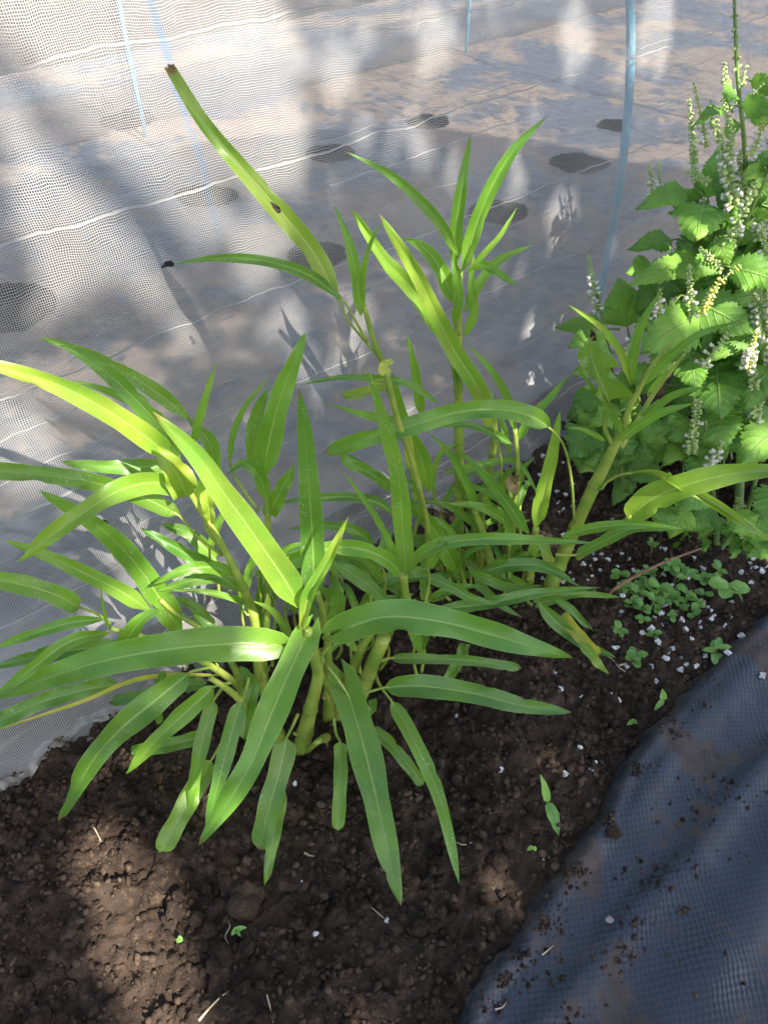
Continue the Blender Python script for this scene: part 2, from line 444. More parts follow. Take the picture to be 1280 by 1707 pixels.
tt = np.concatenate([np.linspace(0, .06, 60), np.linspace(.064, 1.3, ntt - 60)])
EX_ = np.array([e.x for e in es])[:, None]; EY_ = np.array([e.y for e in es])[:, None]
sl = np.cumsum([0] + [(es[i + 1] - es[i]).length for i in range(ns - 1)])[:, None]
T = tt[None, :] + 0 * sl; SL = sl + 0 * T
jit = (fbm(SL * 40, SL * 0 + 3, 3, 2) - .45) * .016
FX = EX_ + across.x * (T + jit * np.exp(-T / .02)); FY = EY_ + across.y * (T + jit * np.exp(-T / .02))
prof = -.012 + .022 * (1 - np.exp(-(T / .010) ** 1.3))
lip = .010 * np.exp(-((T - .014) / .010) ** 2) * (0.3 + fbm(SL * 14, SL * 0, 2, 8))
FZ = prof + lip + (fbm(FX * 7, FY * 7, 3, 50) - .45) * .011 * np.clip(T / .05, 0, 1)
def ridge(p0, p1, wd, h):
    a = P(*p0, G0).xy; b = P(*p1, G0).xy; ab = (b - a).normalized()
    dist = (FX - a.x) * (-ab.y) + (FY - a.y) * ab.x
    dist = dist + (vnoise(FX * 9, FY * 9, 77) - .5) * .02
    return h * np.exp(-(dist / wd) ** 2)
FZ += ridge((930, 1707), (1280, 1270), .014, .009) + ridge((1110, 1707), (1300, 1420), .022, .009) + ridge((960, 1450), (1190, 1180), .018, .008)
FZ += (fbm(FX * 24, FY * 24, 3, 55) - .45) * .006 * np.clip(T / .05, 0, 1)
fabric = grid_obj('ground_cover_sheet', FX, FY, FZ, SL, T, M['fabric'])
tag(fabric, 'dirty blue-black woven weed control sheet covering the soil in the lower right corner', 'weed sheet')

# ------------------------------------------------------------------ net
M['net'] = net_material('insect_net')
prof = [(-.035, -.004), (-.012, .006), (.012, .035), (.032, .075)]
zz = np.linspace(.11, TH * .985, 46); prof += [(wall_r(z), z) for z in zz]
top_r = wall_r(TH * .985)
prof += [(top_r + (TW + .1 - 2 * top_r) * t, TH * .985 + .012 * math.sin(math.pi * t)) for t in np.linspace(.08, .92, 12)]
prof += [(TW + .1 - r, z) for r, z in prof[::-1][12:]]
pv = catmull([Vector((r, z, 0)) for r, z in prof], 300)
q = np.cumsum([0] + [(pv[i + 1] - pv[i]).length for i in range(len(pv) - 1)])
s_ = np.arange(-.85, 4.2, .011)
S, Q = np.meshgrid(s_, q, indexing='ij')
PR = np.array([p.x for p in pv])[None, :] + 0 * S; PZ = np.array([p.y for p in pv])[None, :] + 0 * S
tr = np.gradient(np.array([p.x for p in pv]), q); tz = np.gradient(np.array([p.y for p in pv]), q)
nr = -tz[None, :]; nz = tr[None, :]                                    # outward normal (towards camera on the near wall)
low = np.exp(-Q / .20)
disp = (fbm(S * 5, Q * 5, 3, 60) - .45) * .035 * np.clip(Q / .12, 0, 1)
disp += (fbm(S * 4 + Q * 6, Q * 34 - S * 9, 4, 61) - .45) * .042 * low * np.clip(Q / .05, 0, 1)      # slack folds near the hem
disp += (fbm(S * 46, Q * 2.2, 3, 62) - .45) * .020 * np.clip((S - .95) / .3, 0, 1) * np.clip(Q / .2, 0, 1)
disp += (fbm(S * 14, Q * 20, 3, 63) - .45) * .010 * np.clip(Q / .1, 0, 1)
base_w = (fbm(S * 7, S * 0, 3, 64) - .45) * .05 * np.exp(-Q / .05)
ZN = PZ + nz * disp; RN = PR + nr * disp * 1.0 - base_w * .6
ZN = ZN + np.where(Q < .06, (fbm(S * 30, Q * 30, 2, 65) - .3) * .010, 0)
NX = B0.x + D.x * S + NN.x * RN; NY = B0.y + D.y * S + NN.y * RN
# threads bunch up in the folds: uv follows cloth coordinates
net = grid_obj('insect_net', NX, NY, ZN, S, Q, M['net'])
tag(net, 'white fine mesh insect net stretched as a long tunnel behind the plants', 'insect net')
# hem of the net lying on the soil
mb = MB(); hp = []
for i, (x, y) in enumerate([(-60, 1335), (30, 1300), (110, 1232), (200, 1178), (300, 1112), (380, 1060)]):
    c = P(x, y, G0); c.z = gz(c.x, c.y) + .002; hp.append(c)
hp = catmull(hp, 60)
V = []; F = []; UVs = []
for i, c in enumerate(hp):
    sd_ = Vector((-NN.x, -NN.y, 0))
    for k in range(5):
        o = c + sd_ * (.004 * k - .004 + .004 * math.sin(i * .7)); o.z = gz(o.x, o.y) + .003 + .003 * math.sin(k * 2.1 + i * .5)
        V.append(o); UVs.append((k / 4, i / 59))
F = [(i * 5 + k, i * 5 + k + 1, (i + 1) * 5 + k + 1, (i + 1) * 5 + k) for i in range(59) for k in range(4)]
mb.add(V, F, UVs); hem = mb.build('hem', plain('net_hem', (.13, .11, .09), (.38, .35, .31), 90, .8, .1), net)

# hoops
def hoop(s0, label):
    pts = []
    for k in range(60):
        a = math.pi * k / 59
        ca, sa = math.cos(a), math.sin(a)
        r = .064 + (TW - .03) / 2 * (1 - math.copysign(abs(ca) ** (2 / EX), ca)); z = (TH - .012) * abs(sa) ** (2 / EX) - .02
        pts.append(Vector((B0.x + D.x * s0 + NN.x * r, B0.y + D.y * s0 + NN.y * r, z)))
    mb = MB(); tube(mb, pts, .0060, 10); o = mb.build('tunnel_hoop', M['hoop'])
    return tag(o, label, 'tunnel hoop', 'pipe hoops holding up the net')
hs = sr(*P(978, 630, G0).xy)[0]
hoop(hs, 'pale blue pipe hoop rising inside the net left of the flowering plants')
hoop(hs - 1.25, 'pale blue pipe hoop holding up the net at the far left')
hoop(hs + 1.3, 'pale blue pipe hoop behind the tops of the flowering plants')

# mulch film inside the tunnel, with round planting holes
def film_material():
    N = NT('mulch_film'); p = N.pos()
    n = N.noise(p, 2.6, 5, .6, .5); n2 = N.noise(p, 30, 4, .7)
    base = N.mix(N.ss(n2, .3, .7), (.055, .064, .088), (.11, .124, .158))
    d = N.ss(N.math('ADD', n, N.math('MULTIPLY', N.math('SUBTRACT', n2, .5), .3)), .44, .56)
    col = N.mix(N.math('MULTIPLY', d, .92), base, N.mix(n2, (.17, .135, .115), (.34, .27, .215)))
    bl = N.math('MULTIPLY', N.ss(N.noise(p, 13, 2), .66, .76), .35)
    col = N.mix(bl, col, (.10, .22, .42))
    return N.done(N.bsdf(col, N.math('ADD', .35, N.math('MULTIPLY', d, .5)), N.bump(N.noise(p, 26, 5, .6), .8, .012), .5))
holes = []
for (x, y, wpx) in [(10, 522, 165), (345, 335, 105), (552, 262, 84), (712, 208, 76), (962, 281, 96), (828, 360, 100), (528, 432, 100), (1022, 216, 60), (215, 205, 90)]:
    c = P(x, y, G0); holes.append((c.x, c.y, wpx * .5 * dep(x, y, G0) / FPX))
fs = np.arange(-1.0, 4.2, .009); fr = np.arange(.075, TW + .9, .011)
SS, RR = np.meshgrid(fs, fr, indexing='ij')
MX = B0.x + D.x * SS + NN.x * RR; MY = B0.y + D.y * SS + NN.y * RR
MZ = .004 + (fbm(MX * 4, MY * 4, 3, 70) - .4) * .03 + (fbm(MX * 22, MY * 22, 3, 71) - .4) * .010
cxm = (MX[:-1, :-1] + MX[1:, 1:]) / 2; cym = (MY[:-1, :-1] + MY[1:, 1:]) / 2
keep = np.ones(cxm.shape, bool)
for hx, hy, hr in holes:
    an_ = np.arctan2(MY - hy, MX - hx); he = hr * (1 + .13 * (fbm(np.cos(an_) * 2.4 + hx * 9, np.sin(an_) * 2.4 + hy * 9, 3, 7) - .45) * 2)
    ac_ = np.arctan2(cym - hy, cxm - hx); hc = hr * (1 + .13 * (fbm(np.cos(ac_) * 2.4 + hx * 9, np.sin(ac_) * 2.4 + hy * 9, 3, 7) - .45) * 2)
    dd = np.hypot(MX - hx, MY - hy); near = np.abs(dd - he) < .0065
    k = np.where(near, he / np.maximum(dd, 1e-6), 1); MX = hx + (MX - hx) * k; MY = hy + (MY - hy) * k
    MZ = MZ + .012 * np.exp(-((dd - he) / .012) ** 2) * fbm(MX * 30, MY * 30, 2, 8)
    keep &= ~(np.hypot(cxm - hx, cym - hy) < hc)
film = grid_obj('mulch_film', MX, MY, MZ, SS, RR, film_material(), keep)
tag(film, 'grey dusty mulch film with round planting holes lying on the bed inside the net', 'mulch film')
# ground in the holes is dark and deep: pits
# grass beyond the tunnel
def grass_patch(name, cx, cy, n, rad, label):
    a = rng.uniform(0, 2 * math.pi, n); rr = rad * np.sqrt(rng.uniform(0, 1, n))
    bx = cx + rr * np.cos(a) * 1.6; by = cy + rr * np.sin(a)
    h = rng.uniform(.04, .14, n); l = rng.normal(0, .04, (n, 2)); an = rng.uniform(0, 6.28, n); wd = .004
    z0 = np.full(n, -.03)
    V = np.zeros((n, 5, 3))
    V[:, 0] = np.stack([bx - np.cos(an) * wd, by - np.sin(an) * wd, z0], -1); V[:, 1] = np.stack([bx + np.cos(an) * wd, by + np.sin(an) * wd, z0], -1)
    V[:, 2] = np.stack([bx + np.cos(an) * wd * .8 + l[:, 0] * .4, by + np.sin(an) * wd * .8 + l[:, 1] * .4, z0 + h * .6], -1)
    V[:, 3] = np.stack([bx - np.cos(an) * wd * .8 + l[:, 0] * .4, by - np.sin(an) * wd * .8 + l[:, 1] * .4, z0 + h * .6], -1)
    V[:, 4] = np.stack([bx + l[:, 0], by + l[:, 1], z0 + h], -1)
    i = np.arange(n)[:, None] * 5
    F = np.concatenate([i + np.array([0, 1, 2]), i + np.array([0, 2, 3]), i + np.array([3, 2, 4])])
    o = soup(name, V.reshape(-1, 3), F, M['grass']); tag(o, label, 'grass', kind='stuff'); return o
grass_patch('grass', -2.6, 4.6, 5000, .9, 'short green grass growing beyond the net on the far left')
grass_patch('grass', 2.4, 5.6, 5000, 1.0, 'short green grass growing beyond the net on the far right')

# ------------------------------------------------------------------ soil crumbs (uncountable)
def ico():
    t = (1 + 5 ** .5) / 2
    v = np.array([(-1, t, 0), (1, t, 0), (-1, -t, 0), (1, -t, 0), (0, -1, t), (0, 1, t), (0, -1, -t), (0, 1, -t), (t, 0, -1), (t, 0, 1), (-t, 0, -1), (-t, 0, 1)], float)
    v /= np.linalg.norm(v[0])
    f = np.array([(0, 11, 5), (0, 5, 1), (0, 1, 7), (0, 7, 10), (0, 10, 11), (1, 5, 9), (5, 11, 4), (11, 10, 2), (10, 7, 6), (7, 1, 8), (3, 9, 4), (3, 4, 2), (3, 2, 6), (3, 6, 8), (3, 8, 9), (4, 9, 5), (2, 4, 11), (6, 2, 10), (8, 6, 7), (9, 8, 1)])
    return v, f
IV, IF = ico()
def crumbs(name, C, R, mat):
    n = len(C); jit = rng.uniform(.58, 1.35, (n, 12, 1)); sc3 = rng.uniform(.55, 1.3, (n, 1, 3))
    an = rng.uniform(0, 6.28, n); ca, sa = np.cos(an), np.sin(an)
    V = IV[None] * jit * sc3
    x = V[..., 0] * ca[:, None] - V[..., 1] * sa[:, None]; y = V[..., 0] * sa[:, None] + V[..., 1] * ca[:, None]
    V = np.stack([x, y, V[..., 2]], -1) * R[:, None, None] + C[:, None, :]
    F = (IF[None] + (np.arange(n) * 12)[:, None, None]).reshape(-1, 3)
    return soup(name, V.reshape(-1, 3), F, mat, False)
n = 120000
cx = rng.uniform(-.50, .75, n); cy = rng.uniform(.03, 1.0, n)
dens = fbm(cx * 9, cy * 9, 3, 90); keepc = (dens > rng.uniform(.1, .55, n))
e = edge_side(cx, cy); Rr = (cx - B0.x) * NN.x + (cy - B0.y) * NN.y
keepc &= (e < .004) & (Rr < .0)
cx, cy = cx[keepc], cy[keepc]
rad = .0005 + .0042 * rng.uniform(0, 1, len(cx)) ** 6
cz = ground_h(cx[:, None], cy[:, None])[:, 0] + rad * .55
tag(crumbs('soil_crumbs', np.stack([cx, cy, cz], -1), rad, M['clod']), 'loose dark soil crumbs covering the open bed', 'soil', kind='stuff')

# fabric height lookup (nearest vertex)
fxy = np.stack([FX.ravel(), FY.ravel()], -1); fzz = FZ.ravel()
def fz(x, y):
    i = np.argmin((fxy[:, 0] - x) ** 2 + (fxy[:, 1] - y) ** 2); return float(fzz[i])
# crumbs spilled on the sheet: clusters
cl = [(1010, 1360, 30, 60), (1160, 1345, 34, 70), (1090, 1455, 34, 120), (1075, 1475, 20, 60), (920, 1530, 40, 130), (1250, 1325, 30, 60), (1040, 1590, 34, 140), (930, 1620, 30, 60), (1060, 1530, 22, 50), (1120, 1440, 50, 60), (1210, 1300, 40, 60), (1245, 1420, 20, 30), (950, 1690, 22, 40), (880, 1640, 16, 40), (1170, 1180, 22, 30), (1130, 1215, 20, 40), (1140, 1550, 140, 130), (1180, 1330, 120, 90), (870, 1590, 26, 110), (940, 1462, 22, 110), (1000, 1355, 20, 70), (820, 1670, 26, 110), (845, 1630, 14, 120), (905, 1540, 14, 120), (960, 1450, 14, 160), (1010, 1365, 14, 120), (1060, 1280, 14, 120), (1120, 1200, 14, 90), (1190, 1130, 12, 60), (1070, 1265, 20, 60)]
pc = []; pr = []
for (x, y, s, k) in cl:
    for _ in range(int(k * .42)):
        p = P(x + random.gauss(0, s * .6), y + random.gauss(0, s * .5), -.02)
        r = .0005 + .0022 * random.random() ** 3; e1 = float(edge_side(np.array([p.x]), np.array([p.y]))[0])
        if e1 < .003: continue
        pc.append((p.x, p.y, fz(p.x, p.y) + r * .35)); pr.append(r)
tag(crumbs('spilled_soil', np.array(pc), np.array(pr), M['clod']), 'brown soil crumbs spilled over the dark woven sheet', 'soil', kind='stuff')

# ------------------------------------------------------------------ lumps, perlite, pebbles
def lump_mesh(name, mat, sub, amp, seed):
    import bmesh
    bm = bmesh.new(); bmesh.ops.create_icosphere(bm, subdivisions=sub, radius=1)
    r = random.Random(seed); off = [r.uniform(0, 50) for _ in range(3)]
    for v in bm.verts:
        c = v.co
        k = 1 + amp * (float(fbm(np.array([c.x * 1.6 + off[0] + c.z]), np.array([c.y * 1.6 + off[1] + c.z * 1.3]), 4, seed)[0]) - .5) * 2
        v.co = c * k; v.co.z *= .8
    me = bpy.data.meshes.new(name); bm.to_mesh(me); bm.free(); me.materials.append(mat)
    if sub > 2: me.polygons.foreach_set('use_smooth', [True] * len(me.polygons))
    me.uv_layers.new(name='UVMap'); return me
clod_me = [lump_mesh('soil_clod', M['clod'], 4, .55, 300 + i) for i in range(5)]
perl_me = [lump_mesh('perlite_grain', M['perlite'], 2, 1.3, 320 + i) for i in range(5)]
def drop(name, me, px, py, wpx, label, cat, group=None, on='soil', sink=.25):
    p = P(px, py, -.02 if on == 'sheet' else G0); r = wpx * .5 * dep(px, py, G0) / FPX
    z = (fz(p.x, p.y) if on == 'sheet' else gz(p.x, p.y))
    o = bpy.data.objects.new(name, me); COL.objects.link(o)
    o.location = (p.x, p.y, z + r * (.8 - sink * 1.6)); o.scale = (r * random.uniform(.9, 1.15), r * random.uniform(.8, 1.05), r * random.uniform(.8, 1.1))
    o.rotation_euler = (random.uniform(-.4, .4), random.uniform(-.4, .4), random.uniform(0, 6.28))
    return tag(o, label, cat, group)
cg = 'larger lumps of soil lying on the bed'
for (x, y, wd) in [(412, 1505, 58), (372, 1598, 38), (358, 1585, 30), (350, 1557, 26), (345, 1582, 18), (361, 1622, 24), (330, 1535, 30), (345, 1480, 24), (525, 1540, 26), (535, 1520, 20), (497, 1545, 22), (483, 1515, 18), (610, 1513, 24), (375, 1460, 26), (450, 1555, 20), (310, 1600, 16), (292, 1602, 20), (395, 1410, 22), (390, 1380, 20), (565, 1530, 36), (415, 1580, 30), (830, 1440, 40), (800, 1330, 26), (885, 1380, 30), (760, 1300, 22), (600, 1493, 20), (700, 1550, 30), (735, 1450, 28), (930, 1320, 26), (845, 1410, 22), (515, 1255, 20), (720, 1250, 22), (740, 1235, 18), (790, 1235, 20), (70, 1705, 40), (55, 1655, 24), (75, 1640, 26), (640, 1640, 22), (460, 1400, 26), (300, 1500, 24), (880, 1230, 18), (850, 1200, 20)]:
    if x == 412: drop('soil_clod', clod_me[0], x, y, wd, 'largest dark soil lump, just below the lowest hanging leaf tip', 'soil lump', cg, sink=.15)
    else: drop('soil_clod', random.choice(clod_me), x, y, wd * random.uniform(.85, 1.1), 'rounded dark brown lump of soil lying on the bed', 'soil lump', cg, sink=.12)
drop('soil_clod', clod_me[1], 1022, 1390, 26, 'brown soil lump lying alone on the dark woven sheet', 'soil lump', on='sheet', sink=.1)
drop('pebble', lump_mesh('pebble', M['pebble'], 3, .3, 340), 1018, 1530, 13, 'small grey pebble on the dark woven sheet', 'pebble', on='sheet')
pg = 'white perlite grains scattered on the soil'; pl = 'small white perlite grain lying on the dark soil'
per = [(492, 1310, 9), (527, 1559, 13), (758, 1196, 10), (923, 1125, 10), (931, 1157, 12), (968, 1162, 12), (1030, 1168, 12), (876, 1234, 12), (832, 1290, 11), (961, 1257, 11), (938, 1296, 11), (983, 1290, 10), (982, 1298, 11), (988, 1279, 7), (695, 1325, 9), (644, 1534, 10), (764, 1202, 8), (1095, 1133, 11), (1087, 1109, 13), (1133, 1113, 12), (1156, 1113, 12), (1144, 1108, 11), (1107, 1098, 13), (1122, 1079, 11), (1082, 1052, 14), (1070, 1054, 11), (1060, 1085, 10), (1024, 1078, 13), (1138, 1094, 9), (1174, 1095, 10), (1095, 1075, 12), (1113, 1085, 11), (1034, 1018, 12), (1033, 1003, 10), (1100, 1025, 12), (1018, 1158, 6), (870, 1080, 8), (850, 1062, 9), (975, 1420, 4), (905, 1435, 5), (505, 1475, 4), (560, 1515, 4), (1045, 1110, 8), (1150, 1070, 8)]
for _ in range(70):
    a = random.choice([(990, 935, 36, 30), (1000, 900, 30, 40), (905, 870, 28, 60), (930, 800, 20, 60), (960, 960, 40, 20)])
    per.append((random.gauss(a[0], a[2]), random.gauss(a[1], a[3]), random.uniform(6, 11)))
for _ in range(75):
    a = random.choice([(1180, 1030, 18, 14), (1135, 990, 14, 9), (1170, 1005, 28, 22), (1255, 950, 16, 10), (1150, 1050, 40, 22), (1110, 960, 30, 30)])
    per.append((random.gauss(a[0], a[2]), random.gauss(a[1], a[3]), random.uniform(7, 13)))
seen = []
for (x, y, wd) in per:
    p = P(x, y, G0)
    if float(edge_side(np.array([p.x]), np.array([p.y]))[0]) > -.004 or sr(p.x, p.y)[1] > -.01: continue
    if any((x - a) ** 2 + (y - b) ** 2 < (.42 * (wd + c)) ** 2 for a, b, c in seen): continue
    seen.append((x, y, wd)); drop('perlite_grain', random.choice(perl_me), x, y, wd * .88, pl, 'perlite', pg, sink=random.uniform(.1, .45))
for (x, y, l) in [(1243, 1049, 'white perlite grain on the upper edge of the dark sheet'), (1216, 1083, 'white perlite grain resting on the lip of the sheet next to the weeds'), (1273, 1123, 'white perlite grain alone on the dark sheet at the right edge of the photo')]:
    drop('perlite_grain', perl_me[2], x, y, 12, l, 'perlite', on='sheet', sink=.1)

# ------------------------------------------------------------------ leaf builder
def prof_strap(v):
    a = min(1, (v / .055) ** .55) if v < .055 else 1
    a *= .86 + .14 * math.sin(math.pi * min(1, v / .5) )
    t = (1 - v) / .66
    if t < 1: a *= (1 - (1 - t) ** 2.1) ** .66
    return max(a, .02)
def prof_taper(v):
    return prof_strap(max(v, .06)) * min(1, .12 + (v / .16) ** .8 * .9)
def prof_blunt(v):
    a = min(1, (v / .06) ** .5) if v < .06 else 1
    t = (1 - v) / .12
    if t < 1: a *= (1 - (1 - t) ** 2) ** .5
    return max(a * (1 - .15 * v), .03)
def prof_cut(v):
    return (min(1, (v / .12) ** .7)) * (1 - .62 * v ** 1.5)
def prof_thin(v):
    return max(.03, min(1, (v / .2) ** .8 + .15) * (1 - v ** 3))
def prof_ovate(v):
    a = math.sin(math.pi * min(1, v ** .62)) ** .75 if 0 < v < 1 else 0
    return max(.02, a * (1 - .1 * v))
def prof_round(v): return max(.03, math.sin(math.pi * min(1, max(0, v))) ** .55)
PROF = dict(round=prof_round, taper=prof_taper, strap=prof_strap, blunt=prof_blunt, cut=prof_cut, thin=prof_thin, ovate=prof_ovate)
CAMV = Vector((0, 0, CH))
def blade(mb, pts, width, prof='strap', roll=0., twist=0., fold=.42, lobe=0., wave=.12, n=30, nc=8, face='cam', serr=0., cup=0., m=0, bend=0.):
    C = catmull(pts, n); L = sum((C[i + 1] - C[i]).length for i in range(n - 1))
    ph = random.uniform(0, 6.28); ph2 = random.uniform(0, 6.28); V = []; UV = []; pf = PROF[prof]
    kw = random.uniform(1.6, 3.2)
    notch = [(random.choice((0, nc)), random.uniform(.15, .92), random.uniform(.012, .03), random.uniform(.12, .4)) for _ in range(random.choice((0, 0, 1, 1, 2)))] if nc == 8 else []
    for i in range(n):
        v = i / (n - 1)
        T = (C[min(i + 1, n - 1)] - C[max(i - 1, 0)]).normalized()
        ref = (C[i] - CAMV).normalized() if face == 'cam' else Vector((0, 0, -1))
        if face != 'cam' and abs(T.z) > .93: ref = (ref + Vector((.5, .6, 0))).normalized()
        S = T.cross(ref).normalized(); Nn = S.cross(T).normalized()
        if Nn.dot(ref) > 0: Nn = -Nn
        S = Nn.cross(T).normalized()
        q = Matrix.Rotation(roll + twist * (v - .4), 3, T); S = q @ S; Nn = q @ Nn
        wv = width * .5 * pf(v)
        wv *= 1 + .05 * math.sin(v * 17 + ph2)
        for k in range(nc + 1):
            x = -1 + 2 * k / nc; ax = abs(x)
            ww = wv
            if serr and ax > .99:
                s = (v * serr) % 1; ww = wv * (1 + .24 * (s - .5) * (1 if v < .93 else 0))
            for nk, nv, nw, nd_ in notch:
                if nk == k: ww = ww * (1 - nd_ * math.exp(-((v - nv) / nw) ** 2))
            fo = fold * (1 - .35 * v)
            off = S * (ww * x * math.cos(fo * ax ** .2 if ax > 0 else 0)) + Nn * (ww * ax * math.sin(fo))
            off += Nn * (width * wave * (ax ** 2) * math.sin(v * 6.28 * kw + ph + (1.7 if x > 0 else 0)))
            if cup: off -= Nn * (width * cup * ax ** 2)
            if serr: off += Nn * (width * .025 * math.sin(v * 44 - ax * 13) * (1 - (1 - ax) ** 4) * math.sin(math.pi * v))
            p = C[i] + off
            if lobe and v < .16:
                p -= T * (width * lobe * ax ** 1.7 * (1 - v / .16) ** 1.2)
                p += S * (x * width * .10 * (1 - v / .16) * lobe)
            V.append(p); UV.append((k / nc, v))
    F = [(i * (nc + 1) + k, i * (nc + 1) + k + 1, (i + 1) * (nc + 1) + k + 1, (i + 1) * (nc + 1) + k) for i in range(n - 1) for k in range(nc)]
    mb.add(V, F, UV, m)
    return C
def gfix(p):
    if -.4 < p.x < .7 and 0 < p.y < 1.0:
        z = gz(p.x, p.y) + .004
        if p.z < z: p.z = z
    return p
def leaf(root, pts, v0, v1, wpx, pet=None, vp=None, prof='strap', col=(0, .5, .3), arch=.006, name='leaf', mat='leaf', label=None, pw=5.0, **kw):
    d0 = dep(*pts[0], v0); d1 = dep(*pts[-1], v1)
    acc = [0]
    for i in range(1, len(pts)): acc.append(acc[-1] + math.dist(pts[i], pts[i - 1]))
    Q = []
    for (x, y), a in zip(pts, acc):
        t = a / acc[-1]; d = d0 + (d1 - d0) * t - arch * math.sin(math.pi * t)
        if mat == 'leaf': d = min(d, net_d(x, y) - .012)
        Q.append(gfix(PD(x, y, d)))
    dm = (d0 + d1) / 2; width = wpx * dm / FPX * (.84 if mat == 'leaf' else 1.0)
    if mat == 'leaf':
        kw['fold'] = kw.get('fold', .45) + random.uniform(.0, .22); kw.setdefault('twist', random.uniform(-.45, .45)); kw.setdefault('wave', random.uniform(.07, .2))
    mb = MB()
    nl = 64 if prof == 'ovate' else 30
    if prof == 'strap' and not pet: prof = 'taper'
    if prof == 'ovate': kw.setdefault('serr', 13); kw.setdefault('fold', .22); kw.setdefault('cup', .12); kw.setdefault('wave', .06)
    f0 = kw.get('fold', .42)
    C = blade(mb, Q, width / math.cos(f0) / max(.4, math.cos(kw.get('roll', 0))), prof, n=nl, **kw)
    if pet:
        dd = dep(*pet[-1], vp if vp is not None else v0)
        pp = [C[0]] ; k = len(pet)
        for i, (x, y) in enumerate(pet): pp.append(gfix(PD(x, y, d0 + (dd - d0) * (i + 1) / k)))
        pp = [C[0] + (C[1] - C[0]) * .8] + pp
        r = pw * dm / FPX * .5
        pc = catmull(pp, 14); tube(mb, pc, [r * (.75 + .5 * i / 13) for i in range(14)], 7, 1)
    o = mb.build(name, [M[mat], M['stem'] if mat == 'leaf' else M['pstem']])
    o.color = (*col, 1); fixparent(o, root)
    if label: o['label'] = label
    return o
def stem(root, pts, name='stem', mat='stem', nodes=4, seg=12, label=None):
    """pts: (px, py, v, width px)"""
    W = [gfix(P(x, y, v)) for x, y, v, _ in pts]; R = [w_ * .5 * dep(x, y, v) / FPX for x, y, v, w_ in pts]
    if pts[0][2] == G0: W[0].z -= .012
    n = 10 * len(pts); C = catmull(W, n)
    RV = catmull([Vector((r, i * .01, 0)) for i, r in enumerate(R)], n)
    rad = []
    nd = [random.uniform(.12, .25) + i * (.8 / max(1, nodes)) for i in range(nodes)]
    for i in range(n):
        t = i / (n - 1); b = sum(math.exp(-((t - q_) / .012) ** 2) for q_ in nd)
        rad.append(RV[i].x * (1 + .13 * b))
    mb = MB(); tube(mb, C, rad, seg)
    for q_ in nd:                                   # scars and dry sheaths at the nodes
        i = min(n - 3, int(q_ * n)); T = (C[i + 1] - C[i]).normalized(); o1 = T.orthogonal().normalized()
        o1 = Matrix.Rotation(random.uniform(0, 6.28), 3, T) @ o1; r0 = rad[i]
        tube(mb, [C[i] + o1 * r0 * .6, C[i] + o1 * r0 * 1.25 + T * r0 * .5, C[i] + o1 * r0 * 1.5 + T * r0 * random.uniform(1.0, 2.4)], [r0 * .35, r0 * .26, r0 * .08], 6, 0)
        if mat == 'stem':
            rr = [C[i] + T * r0 * k for k in (-.10, 0, .10)]; tube(mb, rr, [r0 * 1.02, r0 * 1.07, r0 * 1.02], seg, 1)
    o = mb.build(name, [M[mat], M['node']]); fixparent(o, root)
    if label: o['label'] = label
    return o

# ------------------------------------------------------------------ the water spinach clumps
def root_at(name, px, py, label, cat, group=None):
    p = P(px, py, G0); p.z = gz(p.x, p.y); return empty(name, p, label, cat, group)
WG = 'water spinach clumps growing along the net'
A = root_at('water_spinach', 545, 1205, 'large bushy water spinach clump in the middle of the bed, with arrow-shaped leaves', 'plant', WG)
Lp = root_at('water_spinach', 450, 1195, 'sprawling water spinach clump on the left whose long leaves reach over the net', 'plant', WG)
Bk = root_at('water_spinach', 790, 935, 'tall water spinach clump with upright tufts of leaves at the back against the net', 'plant', WG)
Rt = root_at('water_spinach', 925, 965, 'single thick pale water spinach stem leaning right towards the flowering plants', 'plant', WG)

# stems, front clump
stem(A, [(500, 1243, G0, 30), (518, 1180, .38, 27), (530, 1125, .375, 23), (522, 1085, .37, 20), (512, 1050, .37, 17)], nodes=3)
stem(A, [(580, 1205, G0, 26), (605, 1150, .42, 25), (622, 1105, .42, 24), (640, 1062, .425, 24)], nodes=2, label='thick stem cut off at the top')
stem(A, [(560, 1195, G0, 24), (578, 1150, .43, 23), (595, 1100, .43, 20), (615, 1060, .43, 17), (640, 1030, .44, 14), (672, 1003, .45, 14), (672, 958, .45, 15)], nodes=4)
stem(A, [(548, 1192, G0, 24), (548, 1120, .42, 19), (545, 1060, .42, 15), (535, 1005, .41, 12), (528, 985, .41, 10)], nodes=3)
stem(A, [(560, 1165, .40, 13), (528, 1110, .385, 12), (510, 1060, .375, 11), (502, 1040, .37, 8)], nodes=1)
stem(A, [(600, 1160, G0, 18), (560, 1120, .44, 16), (525, 1080, .45, 14), (545, 1010, .46, 12), (560, 960, .47, 9)], nodes=2)
stem(A, [(545, 1220, G0, 17), (530, 1236, .36, 11), (512, 1252, G0, 9)], nodes=1)
